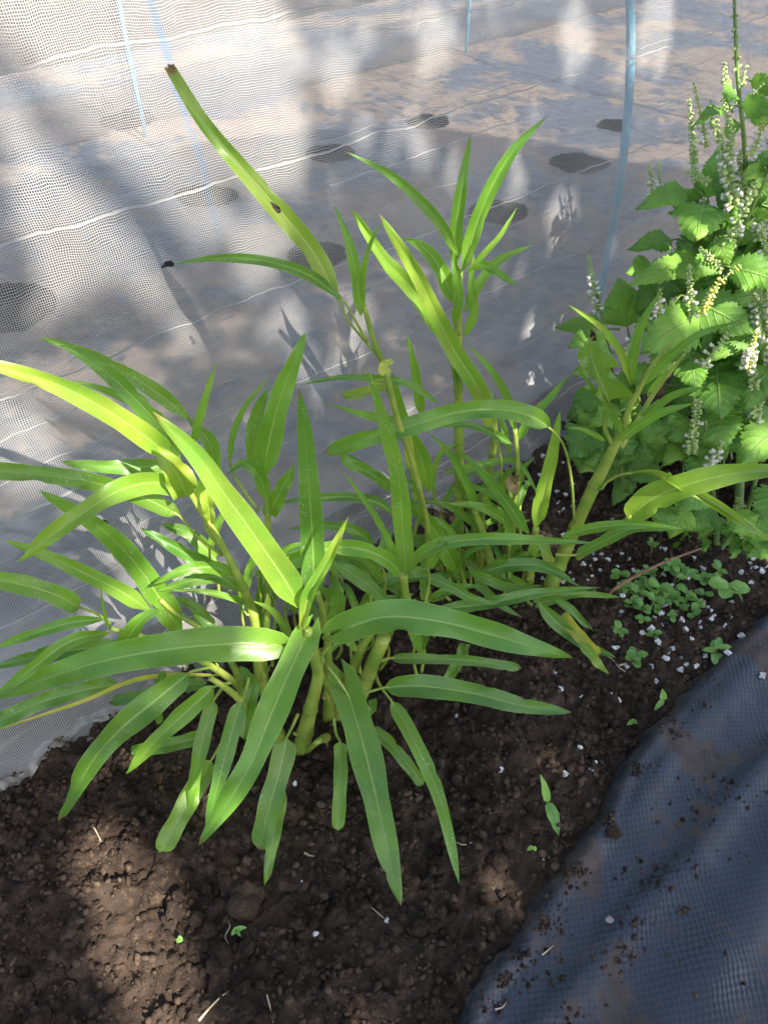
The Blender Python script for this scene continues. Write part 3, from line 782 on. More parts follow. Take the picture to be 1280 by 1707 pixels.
# stems, left clump
stem(Lp, [(466, 1232, G0, 26), (452, 1185, .40, 22), (435, 1130, .41, 20), (428, 1080, .415, 19), (425, 1035, .42, 17), (410, 990, .42, 16), (392, 950, .42, 15), (365, 900, .42, 12), (335, 850, .42, 11), (315, 818, .42, 10)], nodes=5)
stem(Lp, [(395, 960, .42, 9), (372, 915, .43, 9), (345, 880, .43, 8), (352, 840, .43, 7)], nodes=2)
stem(Lp, [(440, 1200, G0, 22), (405, 1150, .39, 18), (360, 1115, .385, 15), (300, 1085, .38, 12), (240, 1062, .375, 11), (185, 1048, .37, 9)], nodes=4)
stem(Lp, [(455, 1195, G0, 18), (440, 1120, .44, 14), (446, 1020, .46, 12), (447, 930, .47, 12), (446, 860, .475, 11), (441, 792, .48, 10)], nodes=4)
stem(Lp, [(430, 1190, G0, 20), (400, 1130, .41, 16), (370, 1080, .42, 14), (330, 1045, .42, 11), (290, 1020, .42, 9), (268, 1000, .42, 8)], nodes=3)
stem(Lp, [(425, 1225, G0, 22), (412, 1195, .37, 17), (398, 1165, .365, 15), (370, 1142, .36, 13), (350, 1130, .36, 9)], nodes=2)
# stems, back clump
stem(Bk, [(768, 948, G0, 20), (765, 880, .63, 17), (765, 780, .63, 17), (764, 680, .625, 17), (763, 580, .62, 17), (764, 500, .62, 15), (766, 450, .62, 11)], nodes=6)
stem(Bk, [(705, 965, G0, 15), (712, 880, .56, 12), (690, 780, .55, 11), (660, 690, .54, 10), (641, 615, .53, 11), (622, 565, .525, 11), (607, 510, .52, 8)], nodes=5)
stem(Bk, [(845, 960, G0, 22), (852, 890, .62, 18), (860, 820, .62, 12), (862, 770, .61, 9), (858, 715, .61, 8)], nodes=3)
stem(Bk, [(800, 955, G0, 16), (800, 880, .64, 14), (812, 800, .64, 13), (824, 730, .635, 12), (822, 690, .63, 11)], nodes=3)
stem(Bk, [(735, 965, G0, 15), (722, 900, .60, 12), (700, 830, .60, 11), (680, 770, .60, 9)], nodes=3)
stem(Bk, [(880, 975, G0, 18), (886, 930, .60, 14), (893, 880, .60, 11)], nodes=1)
stem(Bk, [(830, 965, G0, 20), (815, 930, .60, 18), (805, 890, .60, 14), (790, 850, .60, 10)], nodes=2)
stem(Bk, [(745, 550, .62, 8), (765, 600, .62, 8), (765, 660, .625, 8)], nodes=1)
# right plant
stem(Rt, [(915, 985, G0, 26), (933, 937, .62, 24), (956, 885, .62, 22), (983, 825, .62, 21), (1008, 775, .62, 22), (1026, 738, .62, 19), (1038, 712, .62, 12)], nodes=3)
stem(Rt, [(1030, 740, .62, 12), (1045, 690, .62, 10), (1062, 655, .62, 9), (1085, 612, .62, 7), (1118, 570, .62, 5)], nodes=2)
stem(Rt, [(1035, 745, .62, 10), (1065, 695, .63, 9), (1090, 655, .64, 7), (1140, 590, .64, 5)], nodes=1)
stem(Rt, [(1022, 745, .62, 9), (1008, 715, .62, 8), (1008, 680, .62, 7)], nodes=1)

Y_ = (.0, .5, .3)
# ---- top of the back clump
leaf(Bk, [(562, 497), (525, 425), (480, 368), (440, 322), (385, 258), (330, 190), (284, 110)], .52, .545, 44, [(585, 540), (640, 605)], .53, prof='cut', col=(.25, .56, .1), fold=.4, arch=.012, label='longest leaf, with a brown cut tip and a brown hole')
leaf(Bk, [(575, 503), (530, 468), (490, 448), (430, 433), (360, 430), (285, 441)], .515, .50, 22, [(590, 530), (612, 570)], .525, prof='thin', col=(.0, .47, .3), label='narrow leaf with a withered black tip')
leaf(Bk, [(602, 525), (594, 460), (580, 400), (558, 343)], .52, .53, 24, prof='thin', col=(0, .5, .3))
leaf(Bk, [(604, 500), (606, 450), (618, 405), (638, 366)], .515, .515, 12, prof='thin', col=(.0, .46, 0))
leaf(Bk, [(762, 425), (735, 375), (690, 325), (640, 285), (577, 253)], .61, .60, 22, prof='thin', col=(0, .46, 0), arch=.01)
leaf(Bk, [(758, 445), (760, 380), (770, 310), (785, 222)], .615, .63, 26, prof='thin', col=(0, .47, 0), fold=.6)
leaf(Bk, [(772, 450), (795, 370), (825, 300), (860, 245), (914, 192)], .61, .61, 29, prof='thin', col=(0, .52, 0), fold=.5, arch=.012)
leaf(Bk, [(778, 455), (805, 425), (835, 390), (863, 343)], .60, .60, 12, prof='thin', col=(.1, .56, 0))
leaf(Bk, [(775, 520), (795, 478), (830, 435), (888, 408)], .62, .64, 20, prof='thin', col=(0, .5, 0), arch=.012)
leaf(Bk, [(782, 448), (805, 442), (830, 455), (865, 478)], .605, .58, 18, prof='thin', col=(0, .46, 0))
leaf(Bk, [(756, 505), (735, 450), (705, 412), (668, 395)], .63, .65, 30, prof='thin', col=(0, .52, 0), arch=.01)
leaf(Bk, [(822, 712), (795, 645), (760, 590), (728, 528), (690, 450), (632, 357)], .60, .57, 38, [(835, 770), (830, 820)], .62, prof='strap', col=(.25, .6, 0), fold=.5, label='bright yellow-green arching leaf')
leaf(Bk, [(748, 572), (715, 520), (680, 475), (635, 425), (588, 350)], .61, .60, 34, [(755, 620), (763, 665)], .62, prof='strap', col=(.1, .54, 0), fold=.4)
leaf(Bk, [(756, 540), (765, 490), (758, 440), (752, 400)], .61, .61, 20, prof='thin', col=(.05, .5, 0))
leaf(Bk, [(775, 560), (790, 520), (785, 470), (790, 420)], .62, .62, 18, prof='thin', col=(.05, .5, 0))
# ---- back clump, middle
leaf(Bk, [(915, 712), (880, 692), (830, 682), (760, 688), (690, 708), (610, 730), (540, 757)], .56, .54, 38, [(940, 745), (952, 800), (957, 868)], .60, prof='blunt', col=(0, .5, .2), arch=.02, fold=.3, wave=.2, label='long drooping leaf arching across in front of the back stems')
leaf(Bk, [(730, 672), (680, 640), (620, 630), (560, 630), (500, 642)], .56, .56, 15, prof='thin', col=(0, .5, .2))
leaf(Bk, [(725, 715), (680, 705), (610, 692), (548, 673)], .58, .56, 20, prof='thin', col=(0, .5, .2))
leaf(Bk, [(703, 690), (695, 640), (688, 600), (679, 558)], .60, .60, 20, prof='thin', col=(0, .5, 0))
leaf(Bk, [(858, 720), (848, 670), (820, 620), (774, 568)], .61, .60, 16, prof='thin', col=(0, .47, 0), arch=.01)
leaf(Bk, [(862, 735), (885, 695), (915, 665), (952, 620)], .61, .62, 18, prof='thin', col=(0, .52, 0))
leaf(Bk, [(850, 760), (840, 715), (828, 680), (822, 645)], .62, .62, 12, prof='thin', col=(0, .44, 0))
leaf(Bk, [(852, 740), (820, 722), (780, 708), (730, 712)], .60, .60, 16, prof='thin', col=(0, .47, 0))
leaf(Bk, [(880, 890), (845, 838), (805, 790), (762, 748)], .59, .57, 24, prof='thin', col=(0, .5, .3))
leaf(Bk, [(855, 886), (830, 860), (790, 842), (731, 838)], .59, .57, 18, prof='thin', col=(0, .48, .5))
leaf(Bk, [(893, 880), (905, 820), (920, 760), (932, 688)], .60, .60, 30, prof='strap', col=(.2, .6, .0), fold=.35)
leaf(Bk, [(650, 812), (620, 790), (585, 773), (565, 762)], .58, .57, 22, prof='blunt', col=(0, .48, .3))
leaf(Bk, [(900, 770 + 60), (860, 770), (800, 775), (740, 790)][::-1], .62, .60, 14, prof='thin', col=(0, .48, .0))
leaf(Bk, [(765, 955), (740, 910), (715, 870), (688, 838)], .58, .56, 36, prof='strap', col=(0, .52, .1))
leaf(Bk, [(740, 905), (700, 860), (640, 800), (572, 752)], .60, .58, 22, prof='thin', col=(0, .5, .1))
leaf(Bk, [(715, 820), (700, 760), (670, 700), (655, 620)], .62, .61, 34, prof='strap', col=(0, .54, 0))
leaf(Bk, [(660, 860), (630, 838), (570, 828), (455, 838)], .55, .53, 20, prof='thin', col=(0, .45, .2))
leaf(Bk, [(625, 915), (600, 888), (550, 876), (478, 882)], .52, .50, 20, prof='thin', col=(0, .46, .2))
leaf(Bk, [(798, 858), (775, 800), (745, 750), (712, 720)], .60, .60, 18, prof='thin', col=(0, .52, .0))
leaf(Bk, [(762, 740), (735, 755), (722, 800), (728, 850)], .58, .58, 10, prof='thin', col=(.1, .52, .0), mat='leaf')
leaf(Bk, [(620, 640), (650, 640), (600, 655), (572, 660)], .55, .56, 20, prof='blunt', col=(.3, .55, .0))
leaf(Bk, [(690, 780), (683, 760), (680, 740), (672, 700)], .60, .60, 20, prof='blunt', col=(.8, .62, .0), label='small yellow leaf')
leaf(Bk, [(795, 955), (850, 942), (905, 945), (968, 978)], .56, .54, 28, prof='thin', col=(0, .5, .1))
leaf(Bk, [(782, 953), (810, 965), (850, 980), (906, 976)], .55, .53, 20, prof='thin', col=(0, .46, .3))
leaf(Bk, [(720, 1016), (800, 1008), (900, 988), (1002, 979)], .50, .53, 24, [(700, 1010), (690, 1000)], prof='thin', col=(0, .47, .5), fold=.5)
leaf(Bk, [(895, 1000), (925, 1035), (965, 1090), (1006, 1152)], .55, .50, 26, prof='strap', col=(0, .46, .3))
leaf(Bk, [(855, 1012), (910, 1003), (960, 990), (1033, 996)], .57, .58, 18, prof='strap', col=(0, .47, .2))
leaf(Bk, [(922, 998), (950, 1015), (970, 1035), (990, 1057)], .56, .54, 16, prof='thin', col=(0, .47, .2))
leaf(Bk, [(935, 1025), (955, 1048), (975, 1070), (999, 1092)], .55, -.012, 24, prof='blunt', col=(1, .62, .3), label='withering yellow leaf with brown flecks')
leaf(Bk, [(965, 1070), (985, 1090), (998, 1108), (1013, 1122)], -.03, -.012, 20, prof='strap', col=(.2, .5, .8))
leaf(Bk, [(960, 925), (1010, 900), (1060, 880), (1147, 882)][0:4], .59, .56, 22, [(925, 925)], prof='strap', col=(0, .5, .2))
leaf(Bk, [(715, 900), (790, 965), (830, 1005), (700, 960)][1:3] + [(870, 1030)], .56, .52, 18, prof='thin', col=(0, .46, .3))
leaf(Bk, [(885, 925), (900, 900), (925, 935), (930, 940)][:2] + [(918, 942)], .58, .56, 22, prof='blunt', col=(.35, .55, .2))
leaf(Bk, [(700, 958), (745, 975), (790, 998), (835, 1008)], .52, .50, 22, prof='thin', col=(0, .45, .4))
leaf(Bk, [(775, 1072), (768, 1095), (755, 1118), (742, 1142)], .50, -.03, 22, prof='blunt', col=(0, .45, .4))
# ---- right plant
leaf(Rt, [(1014, 668), (998, 632), (985, 590), (988, 548)], .61, .60, 40, [(1022, 700), (1030, 735)], .62, prof='blunt', col=(.05, .42, .9), fold=1.0, roll=.45, wave=.3, label='curled leaf with a withered tip')
leaf(Rt, [(1052, 640), (1035, 590), (1000, 545), (945, 507)], .62, .60, 15, prof='thin', col=(.25, .56, 0))
leaf(Rt, [(1050, 640), (1055, 590), (1070, 540), (1105, 478)], .62, .62, 20, prof='thin', col=(0, .45, .2))
leaf(Rt, [(1075, 640), (1110, 600), (1160, 560), (1230, 535)], .61, .59, 18, prof='thin', col=(0, .46, .2))
leaf(Rt, [(1062, 705), (1090, 680), (1130, 655), (1180, 645)], .63, .61, 18, prof='thin', col=(0, .47, .2))
leaf(Rt, [(1032, 733), (1070, 705), (1110, 685), (1162, 671)], .61, .58, 20, prof='thin', col=(0, .53, .1))
leaf(Rt, [(1050, 735), (1018, 690), (990, 650), (962, 614)], .62, .60, 13, prof='thin', col=(0, .46, 0))
leaf(Rt, [(1008, 735), (985, 722), (965, 714), (944, 714)], .62, .60, 10, prof='thin', col=(0, .5, 0))
leaf(Rt, [(1047, 863), (1085, 832), (1150, 806), (1220, 790), (1320, 782)], .60, .55, 56, [(1020, 885), (962, 930)], .62, prof='strap', col=(.15, .54, .1), fold=.3, arch=.02, label='broad leaf reaching right with a bright base', pw=11)
leaf(Rt, [(1045, 789), (1090, 790), (1140, 812), (1200, 845), (1300, 915)], .60, .54, 12, [(1025, 795), (998, 812)], .62, prof='thin', col=(.2, .54, .2), fold=1.1, wave=.3, label='thin rolled-up leaf drooping to the right edge')
leaf(Rt, [(935, 895), (990, 880), (1060, 874), (1148, 883)], .59, .56, 20, prof='thin', col=(0, .52, .1))
leaf(Rt, [(1080, 655), (1092, 640), (1108, 620), (1120, 590)], .62, .62, 10, prof='thin', col=(.1, .52, 0))
# ---- front clump
leaf(A, [(678, 960), (671, 880), (664, 800), (640, 700), (613, 620)], .45, .455, 38, prof='strap', col=(0, .45, .75), fold=.3, arch=.014, label='upright blade with pale dew marks')
leaf(A, [(668, 955), (640, 930), (600, 915), (550, 914), (470, 942)], .445, .42, 30, prof='blunt', col=(.0, .53, .1), arch=.02)
leaf(A, [(678, 958), (700, 925), (745, 905), (820, 898), (992, 905)], .45, .46, 25, prof='thin', col=(0, .48, .1), arch=.02)
leaf(A, [(668, 945), (645, 895), (615, 845), (570, 783)], .45, .45, 14, prof='thin', col=(.05, .55, 0))
leaf(A, [(524, 1005), (522, 930), (518, 850), (510, 740), (499, 647)], .41, .43, 50, prof='strap', col=(0, .46, .8), fold=.25, arch=.01, label='tall upright leaf dusted with pale dew marks')
leaf(A, [(502, 1012), (470, 960), (425, 895), (375, 825), (325, 755), (256, 688)], .375, .365, 62, prof='strap', col=(.2, .56, .15), fold=.25, arch=.02, label='wide leaf leaning left with a sunlit yellow-green base')
leaf(A, [(503, 1045), (515, 990), (545, 935), (582, 858)], .37, .385, 20, prof='thin', col=(.3, .6, 0), fold=.9)
leaf(A, [(574, 1048), (640, 1028), (730, 1035), (820, 1058), (888, 1078), (952, 1097)], .38, .37, 62, [(560, 1062), (530, 1100)], .385, lobe=.75, col=(.0, .52, .1), fold=.3, arch=.025, label='big arrow-shaped leaf reaching right over the soil')
leaf(A, [(458, 1075), (380, 1073), (280, 1082), (170, 1102), (80, 1130), (-20, 1165)], .355, .33, 66, [(490, 1080), (515, 1090)], .37, lobe=.6, col=(.0, .48, .15), fold=.25, arch=.03, label='big broad leaf reaching out past the left edge')
leaf(A, [(508, 1064), (482, 1120), (450, 1195), (412, 1285), (333, 1407)], .365, -.13, 58, [(512, 1050)], lobe=.8, col=(.0, .52, .1), fold=.35, arch=.025, label='arrow-shaped leaf hanging down to the left over the bed')
leaf(A, [(580, 1158), (598, 1215), (618, 1290), (640, 1390), (668, 1510)], -.14, -.05, 62, [(565, 1135), (545, 1110)], -.16, lobe=1.25, col=(.0, .44, .35), fold=.2, arch=.02, label='arrow-shaped leaf pointing down at the bottom middle')
leaf(A, [(640, 1146), (700, 1143), (790, 1156), (870, 1176), (953, 1187)], -.12, -.07, 42, [(610, 1154), (555, 1155)], -.12, prof='strap', col=(0, .45, .2), arch=.02)
leaf(A, [(650, 1097), (710, 1098), (790, 1102), (868, 1114)], -.10, -.05, 20, [(640, 1100), (628, 1106)], prof='blunt', col=(0, .46, .5))
leaf(A, [(652, 1168), (685, 1225), (725, 1310), (748, 1390), (765, 1474)], -.09, -.015, 30, [(632, 1140), (625, 1120)], prof='strap', col=(0, .5, .8), label='narrow speckled leaf lying down on the soil')
leaf(A, [(619, 1214), (650, 1240), (680, 1275), (706, 1307)], -.05, -.02, 24, prof='blunt', col=(.05, .46, .3))
leaf(A, [(567, 1237), (568, 1285), (566, 1335), (564, 1385)], -.07, -.03, 27, [(560, 1222), (556, 1195)], prof='blunt', col=(.05, .47, .4))
leaf(A, [(478, 1230), (466, 1285), (450, 1340), (432, 1415)], -.11, -.03, 46, [(488, 1210), (497, 1190)], prof='blunt', col=(.1, .48, .5), fold=.15)
leaf(A, [(470, 1300), (462, 1360), (452, 1420), (441, 1478)], -.06, -.012, 30, prof='strap', col=(.1, .5, .5), fold=.15)
leaf(A, [(556, 938), (600, 965), (640, 1000), (668, 1035)], .44, .43, 30, prof='strap', col=(0, .44, .6), fold=.2)
leaf(A, [(680, 1035), (690, 1055), (696, 1075), (699, 1088)], .43, .42, 22, prof='strap', col=(0, .44, .3))
leaf(A, [(600, 1010), (640, 975), (680, 965), (730, 960)], .47, .49, 22, prof='thin', col=(0, .46, .3))
leaf(A, [(605, 1200), (612, 1188), (620, 1180), (622, 1165)], -.06, -.06, 18, prof='blunt', col=(0, .45, .3))
leaf(A, [(595, 1085), (578, 1068), (560, 1075), (548, 1095)], .41, .40, 14, prof='thin', col=(.1, .5, .3))
leaf(A, [(545, 1055), (560, 1020), (562, 985), (550, 950)], .44, .45, 30, prof='strap', col=(0, .44, .2))
leaf(A, [(598, 1040), (620, 1010), (655, 1000), (700, 1005)], .44, .46, 24, prof='strap', col=(0, .44, .3))
# ---- left clump
leaf(Lp, [(278, 755), (215, 708), (150, 668), (80, 636), (-50, 596)], .42, .375, 48, [(300, 790), (312, 815)], prof='strap', col=(.25, .58, .1), fold=.35, arch=.015, label='bright leaf crossing the net to the left edge')
leaf(Lp, [(318, 700), (270, 660), (215, 625), (150, 592), (68, 562)], .46, .45, 32, prof='strap', col=(0, .45, .9), fold=.3)
leaf(Lp, [(300, 765), (265, 710), (215, 655), (165, 612), (100, 575)], .43, .43, 40, [(310, 800)], prof='thin', col=(0, .45, .3), fold=.3)
leaf(Lp, [(250, 690), (215, 668), (175, 650), (120, 634)], .45, .44, 18, prof='thin', col=(0, .47, .1))
leaf(Lp, [(322, 742), (332, 700), (345, 655), (361, 603)], .44, .45, 16, prof='thin', col=(.1, .55, .1), fold=.7)
leaf(Lp, [(285, 778), (235, 778), (170, 778), (103, 770)], .44, .43, 32, [(305, 800)], prof='strap', col=(.1, .52, .1), fold=.2)
leaf(Lp, [(298, 858), (235, 828), (160, 805), (80, 792), (-50, 782)], .40, .36, 36, [(330, 895), (370, 925)], .42, prof='blunt', col=(.1, .5, .6), fold=.3, arch=.012)
leaf(Lp, [(308, 812), (250, 805), (190, 822), (120, 868), (28, 937)], .41, .33, 44, [(318, 822)], prof='strap', col=(.15, .54, .1), fold=.4, arch=.03, twist=.5, label='leaf arching over and drooping down to the left')
leaf(Lp, [(305, 1062), (262, 990), (210, 920), (150, 868), (68, 820)], .42, .40, 50, prof='strap', col=(0, .48, .5), fold=.25, label='wide leaf climbing to the upper left over the net')
leaf(Lp, [(252, 1018), (200, 985), (130, 950), (75, 925), (8, 900)], .41, .39, 34, prof='strap', col=(.05, .52, .2), fold=.3)
leaf(Lp, [(133, 1012), (90, 990), (40, 975), (-40, 960)], .385, .37, 40, [(160, 1022), (185, 1040)], prof='blunt', col=(.05, .5, .4), fold=.25)
leaf(Lp, [(365, 952), (325, 932), (285, 908), (236, 880)], .43, .43, 28, [(392, 965)], prof='strap', col=(0, .44, .3))
leaf(Lp, [(172, 1032), (120, 1038), (60, 1055), (-20, 1085)], .37, .35, 24, prof='thin', col=(0, .52, .1))
leaf(Lp, [(182, 1055), (120, 1068), (60, 1110), (-20, 1170)], .365, .32, 26, prof='thin', col=(0, .47, .1), arch=.015)
leaf(Lp, [(210, 1075), (150, 1080), (80, 1090), (-20, 1115)], .37, .35, 34, prof='thin', col=(0, .48, .1))
leaf(Lp, [(392, 958), (355, 946), (310, 950), (255, 975)], .42, .40, 26, prof='thin', col=(0, .46, .3), arch=.015)
leaf(Lp, [(400, 985), (365, 962), (320, 968), (262, 985)], .43, .42, 28, prof='strap', col=(0, .44, .3))
leaf(Lp, [(412, 1005), (370, 992), (330, 985), (285, 985)], .42, .41, 13, prof='thin', col=(.05, .5, 0))
leaf(Lp, [(205, 1078), (222, 1050), (240, 1030), (268, 1015)], .36, .365, 34, prof='strap', col=(0, .48, .1))
leaf(Lp, [(182, 1050), (174, 1020), (170, 995), (168, 972)], .37, .37, 7, prof='thin', col=(0, .5, 0))
leaf(Lp, [(440, 792), (448, 740), (470, 655), (509, 556)], .48, .50, 50, prof='strap', col=(0, .5, .1), fold=.25, arch=.008, label='tall broad leaf standing up in the back of the clump')
leaf(Lp, [(435, 800), (424, 750), (425, 705), (448, 645)], .49, .51, 34, prof='strap', col=(0, .46, .1))
leaf(Lp, [(383, 772), (390, 720), (415, 668), (452, 625)], .47, .50, 13, [(395, 800), (430, 850)], prof='thin', col=(0, .42, .1))
leaf(Lp, [(445, 830), (430, 790), (405, 772), (378, 790)], .47, .46, 26, prof='thin', col=(0, .47, 0), arch=.01)
leaf(Lp, [(448, 860), (462, 830), (478, 800), (492, 775)], .48, .49, 34, prof='strap', col=(0, .45, 0))
leaf(Lp, [(312, 828), (300, 800), (285, 775), (262, 742)], .40, .40, 56, prof='ovate', col=(.35, .48, 0), fold=.7, serr=0, label='young folded leaf, pale and yellowish')
leaf(Lp, [(330, 850), (352, 790), (350, 740), (310, 695)], .44, .45, 34, prof='strap', col=(.1, .48, 0), fold=.7)
leaf(Lp, [(350, 870), (348, 850), (345, 835), (343, 815)], .42, .42, 20, prof='blunt', col=(.3, .6, 0), fold=.8)
leaf(Lp, [(403, 1168), (388, 1215), (368, 1290), (343, 1388)], -.14, -.03, 34, [(410, 1150), (415, 1130)], prof='strap', col=(.0, .46, .5), fold=.15)
leaf(Lp, [(356, 1168), (345, 1205), (330, 1270), (314, 1358)], -.13, -.03, 30, [(370, 1148)], prof='strap', col=(.0, .45, .3), fold=.15)
leaf(Lp, [(352, 1268), (325, 1315), (298, 1365), (268, 1420)], -.05, -.012, 42, [(375, 1230), (400, 1200)], prof='blunt', col=(.1, .5, .3), fold=.15)
leaf(Lp, [(358, 1144), (318, 1180), (265, 1230), (210, 1290)], -.16, -.08, 36, [(385, 1138)], prof='strap', col=(.05, .55, .1), fold=.35)
leaf(Lp, [(318, 1120), (262, 1165), (205, 1212), (155, 1268), (103, 1364)], -.17, -.02, 50, [(350, 1112)], prof='strap', col=(.05, .49, .3), fold=.25, arch=.02, label='broad leaf hanging down to the lower left')
leaf(Lp, [(348, 1225), (300, 1238), (260, 1246), (218, 1256)], -.07, -.04, 28, prof='blunt', col=(0, .44, .4))
leaf(Lp, [(345, 1138), (290, 1145), (240, 1158), (184, 1170)], -.10, -.07, 24, prof='blunt', col=(0, .44, .4))
leaf(Lp, [(275, 1118), (264, 1145), (262, 1175), (267, 1207)], -.15, -.10, 15, prof='blunt', col=(0, .46, .1))
leaf(Lp, [(196, 1140), (140, 1150), (70, 1170), (-30, 1215)], -.09, -.08, 34, prof='blunt', col=(.0, .48, .4), fold=.15)
leaf(Lp, [(380, 1125), (240, 1130), (130, 1172), (-30, 1225)], -.13, -.09, 9, prof='thin', col=(.9, .6, 0), fold=.5, label='thin yellowed dry strip')
leaf(Lp, [(395, 1240), (420, 1255), (380, 1290), (362, 1308)][0:1] + [(380, 1275), (362, 1305), (345, 1335)], -.03, -.01, 9, prof='thin', col=(.4, .5, 0))
leaf(Lp, [(405, 1230), (410, 1180), (418, 1140), (400, 1110)], -.10, -.14, 40, prof='strap', col=(0, .42, .3))
leaf(Lp, [(430, 1080), (395, 1060), (350, 1050), (320, 1020)], .43, .43, 34, prof='strap', col=(0, .44, .2))
# random inner leaves fill the depth of the clumps
def filler(root, n, xs, ys, Ys, wr, seed, lr=(60, 130)):
    r = random.Random(seed)
    for _ in range(n):
        x = r.uniform(*xs); y = r.uniform(*ys); Y = r.uniform(*Ys); a = r.choice([r.uniform(.1, 1.2), r.uniform(1.9, 3.0), r.uniform(.2, 2.9)]); L = r.uniform(*lr)
        dx = math.cos(a) * L; dy = -math.sin(a) * L
        g = P(x, y, Y)
        if g.z < .03: Y = P(x, y, -.05).y
        leaf(root, [(x, y), (x + dx * .5, y + dy * .6), (x + dx, y + dy * .8)], Y, Y + r.uniform(-.02, .04), r.uniform(*wr), [(x + r.uniform(-6, 6), y + 25), (x + r.uniform(-10, 10), y + 60)], prof='strap', col=(r.uniform(0, .1), r.uniform(.42, .5), r.uniform(0, .5)), arch=.01, name='leaf')
filler(A, 26, (540, 720), (940, 1080), (.44, .52), (14, 24), 1)
filler(Lp, 14, (330, 500), (900, 1090), (.45, .52), (16, 28), 2)
filler(Bk, 34, (690, 890), (800, 990), (.58, .68), (12, 22), 3, (50, 110))
# withered bits on the long leaves
def bit(name, pts, v0, v1, w_, mat, root, label=None):
    mb = MB(); d0 = dep(*pts[0], v0); d1 = dep(*pts[-1], v1); k = len(pts)
    Q = [PD(x, y, d0 + (d1 - d0) * i / (k - 1)) for i, (x, y) in enumerate(pts)]
    blade(mb, Q, w_ * d0 / FPX, 'thin', fold=.6, wave=.3, n=10, nc=4)
    o = mb.build(name, M[mat])
    if root: fixparent(o, root)
    if label: o['label'] = label
    return o
bit('withered_tip', [(292, 440), (280, 440), (269, 446)], .498, .498, 12, 'black', Bk)
bit('withered_tip', [(290, 122), (285, 112), (280, 107)], .54, .54, 15, 'dry', Bk)
bit('brown_scar', [(468, 355), (460, 346), (450, 336)], .505, .505, 11, 'black', Bk)
bit('withered_tip', [(860, 822), (852, 800), (862, 796), (868, 790)], .60, .60, 24, 'dry', Bk)
bit('broken_shoot', [(640, 625), (643, 608), (655, 602)], .515, .515, 26, 'bud', Bk, 'broken pale shoot stub on the tallest stem')
bit('withered_tip', [(990, 568), (987, 558), (985, 549)], .59, .59, 12, 'black', Rt)
dl = bit('dry_leaf', [(172, 865), (180, 880), (192, 890), (200, 902)], P(185, 880, net_d(185, 880) - .008).y if False else dep(185, 880, .3) * 0 + .43, .43, 13, 'black', None)
tag(dl, 'shrivelled black dead leaf caught between the net and the green leaves', 'dead leaf')

# ------------------------------------------------------------------ flowering perilla plants
PG = 'flowering perilla plants at the right'
P1 = root_at('perilla', 1232, 850, 'tallest flowering perilla with spires rising past the top right corner', 'plant', PG)
P2 = root_at('perilla', 1150, 830, 'perilla with drooping toothed leaves and green spires beside the blue hoop', 'plant', PG)
P3 = root_at('perilla', 1285, 900, 'perilla at the right edge with clusters of small white blossoms', 'plant', PG)
P4 = root_at('perilla', 1035, 800, 'small perilla in front of the net with one thin spire, left of the other perillas', 'plant', PG)
P5 = root_at('perilla', 1195, 930, 'low leafy perilla hanging over the weeds beside the dark sheet', 'plant', PG)
def pstem(root, pts, label=None): return stem(root, pts, mat='pstem', nodes=5, seg=8, label=label)
pstem(P1, [(1232, 860, G0, 16), (1236, 700, .86, 14), (1238, 540, .86, 12), (1246, 400, .86, 11), (1240, 240, .86, 10), (1228, 120, .86, 7), (1222, -40, .86, 5)])
pstem(P2, [(1150, 840, G0, 14), (1160, 640, .90, 11), (1158, 480, .90, 10), (1162, 350, .90, 9), (1155, 270, .90, 6)])
pstem(P2, [(1155, 700, .88, 9), (1195, 520, .84, 8), (1230, 400, .82, 7), (1280, 290, .80, 5)])
pstem(P3, [(1290, 910, G0, 14), (1285, 720, .82, 11), (1270, 560, .82, 9), (1290, 420, .82, 7)])
pstem(P4, [(1030, 800, G0, 9), (1025, 680, .90, 7), (1010, 560, .90, 6), (990, 470, .90, 5)])
pstem(P5, [(1195, 935, G0, 12), (1190, 850, .74, 10), (1180, 760, .75, 8), (1175, 700, .76, 6)])
pstem(P5, [(1195, 925, G0, 10), (1240, 860, .73, 8), (1262, 790, .73, 6)])
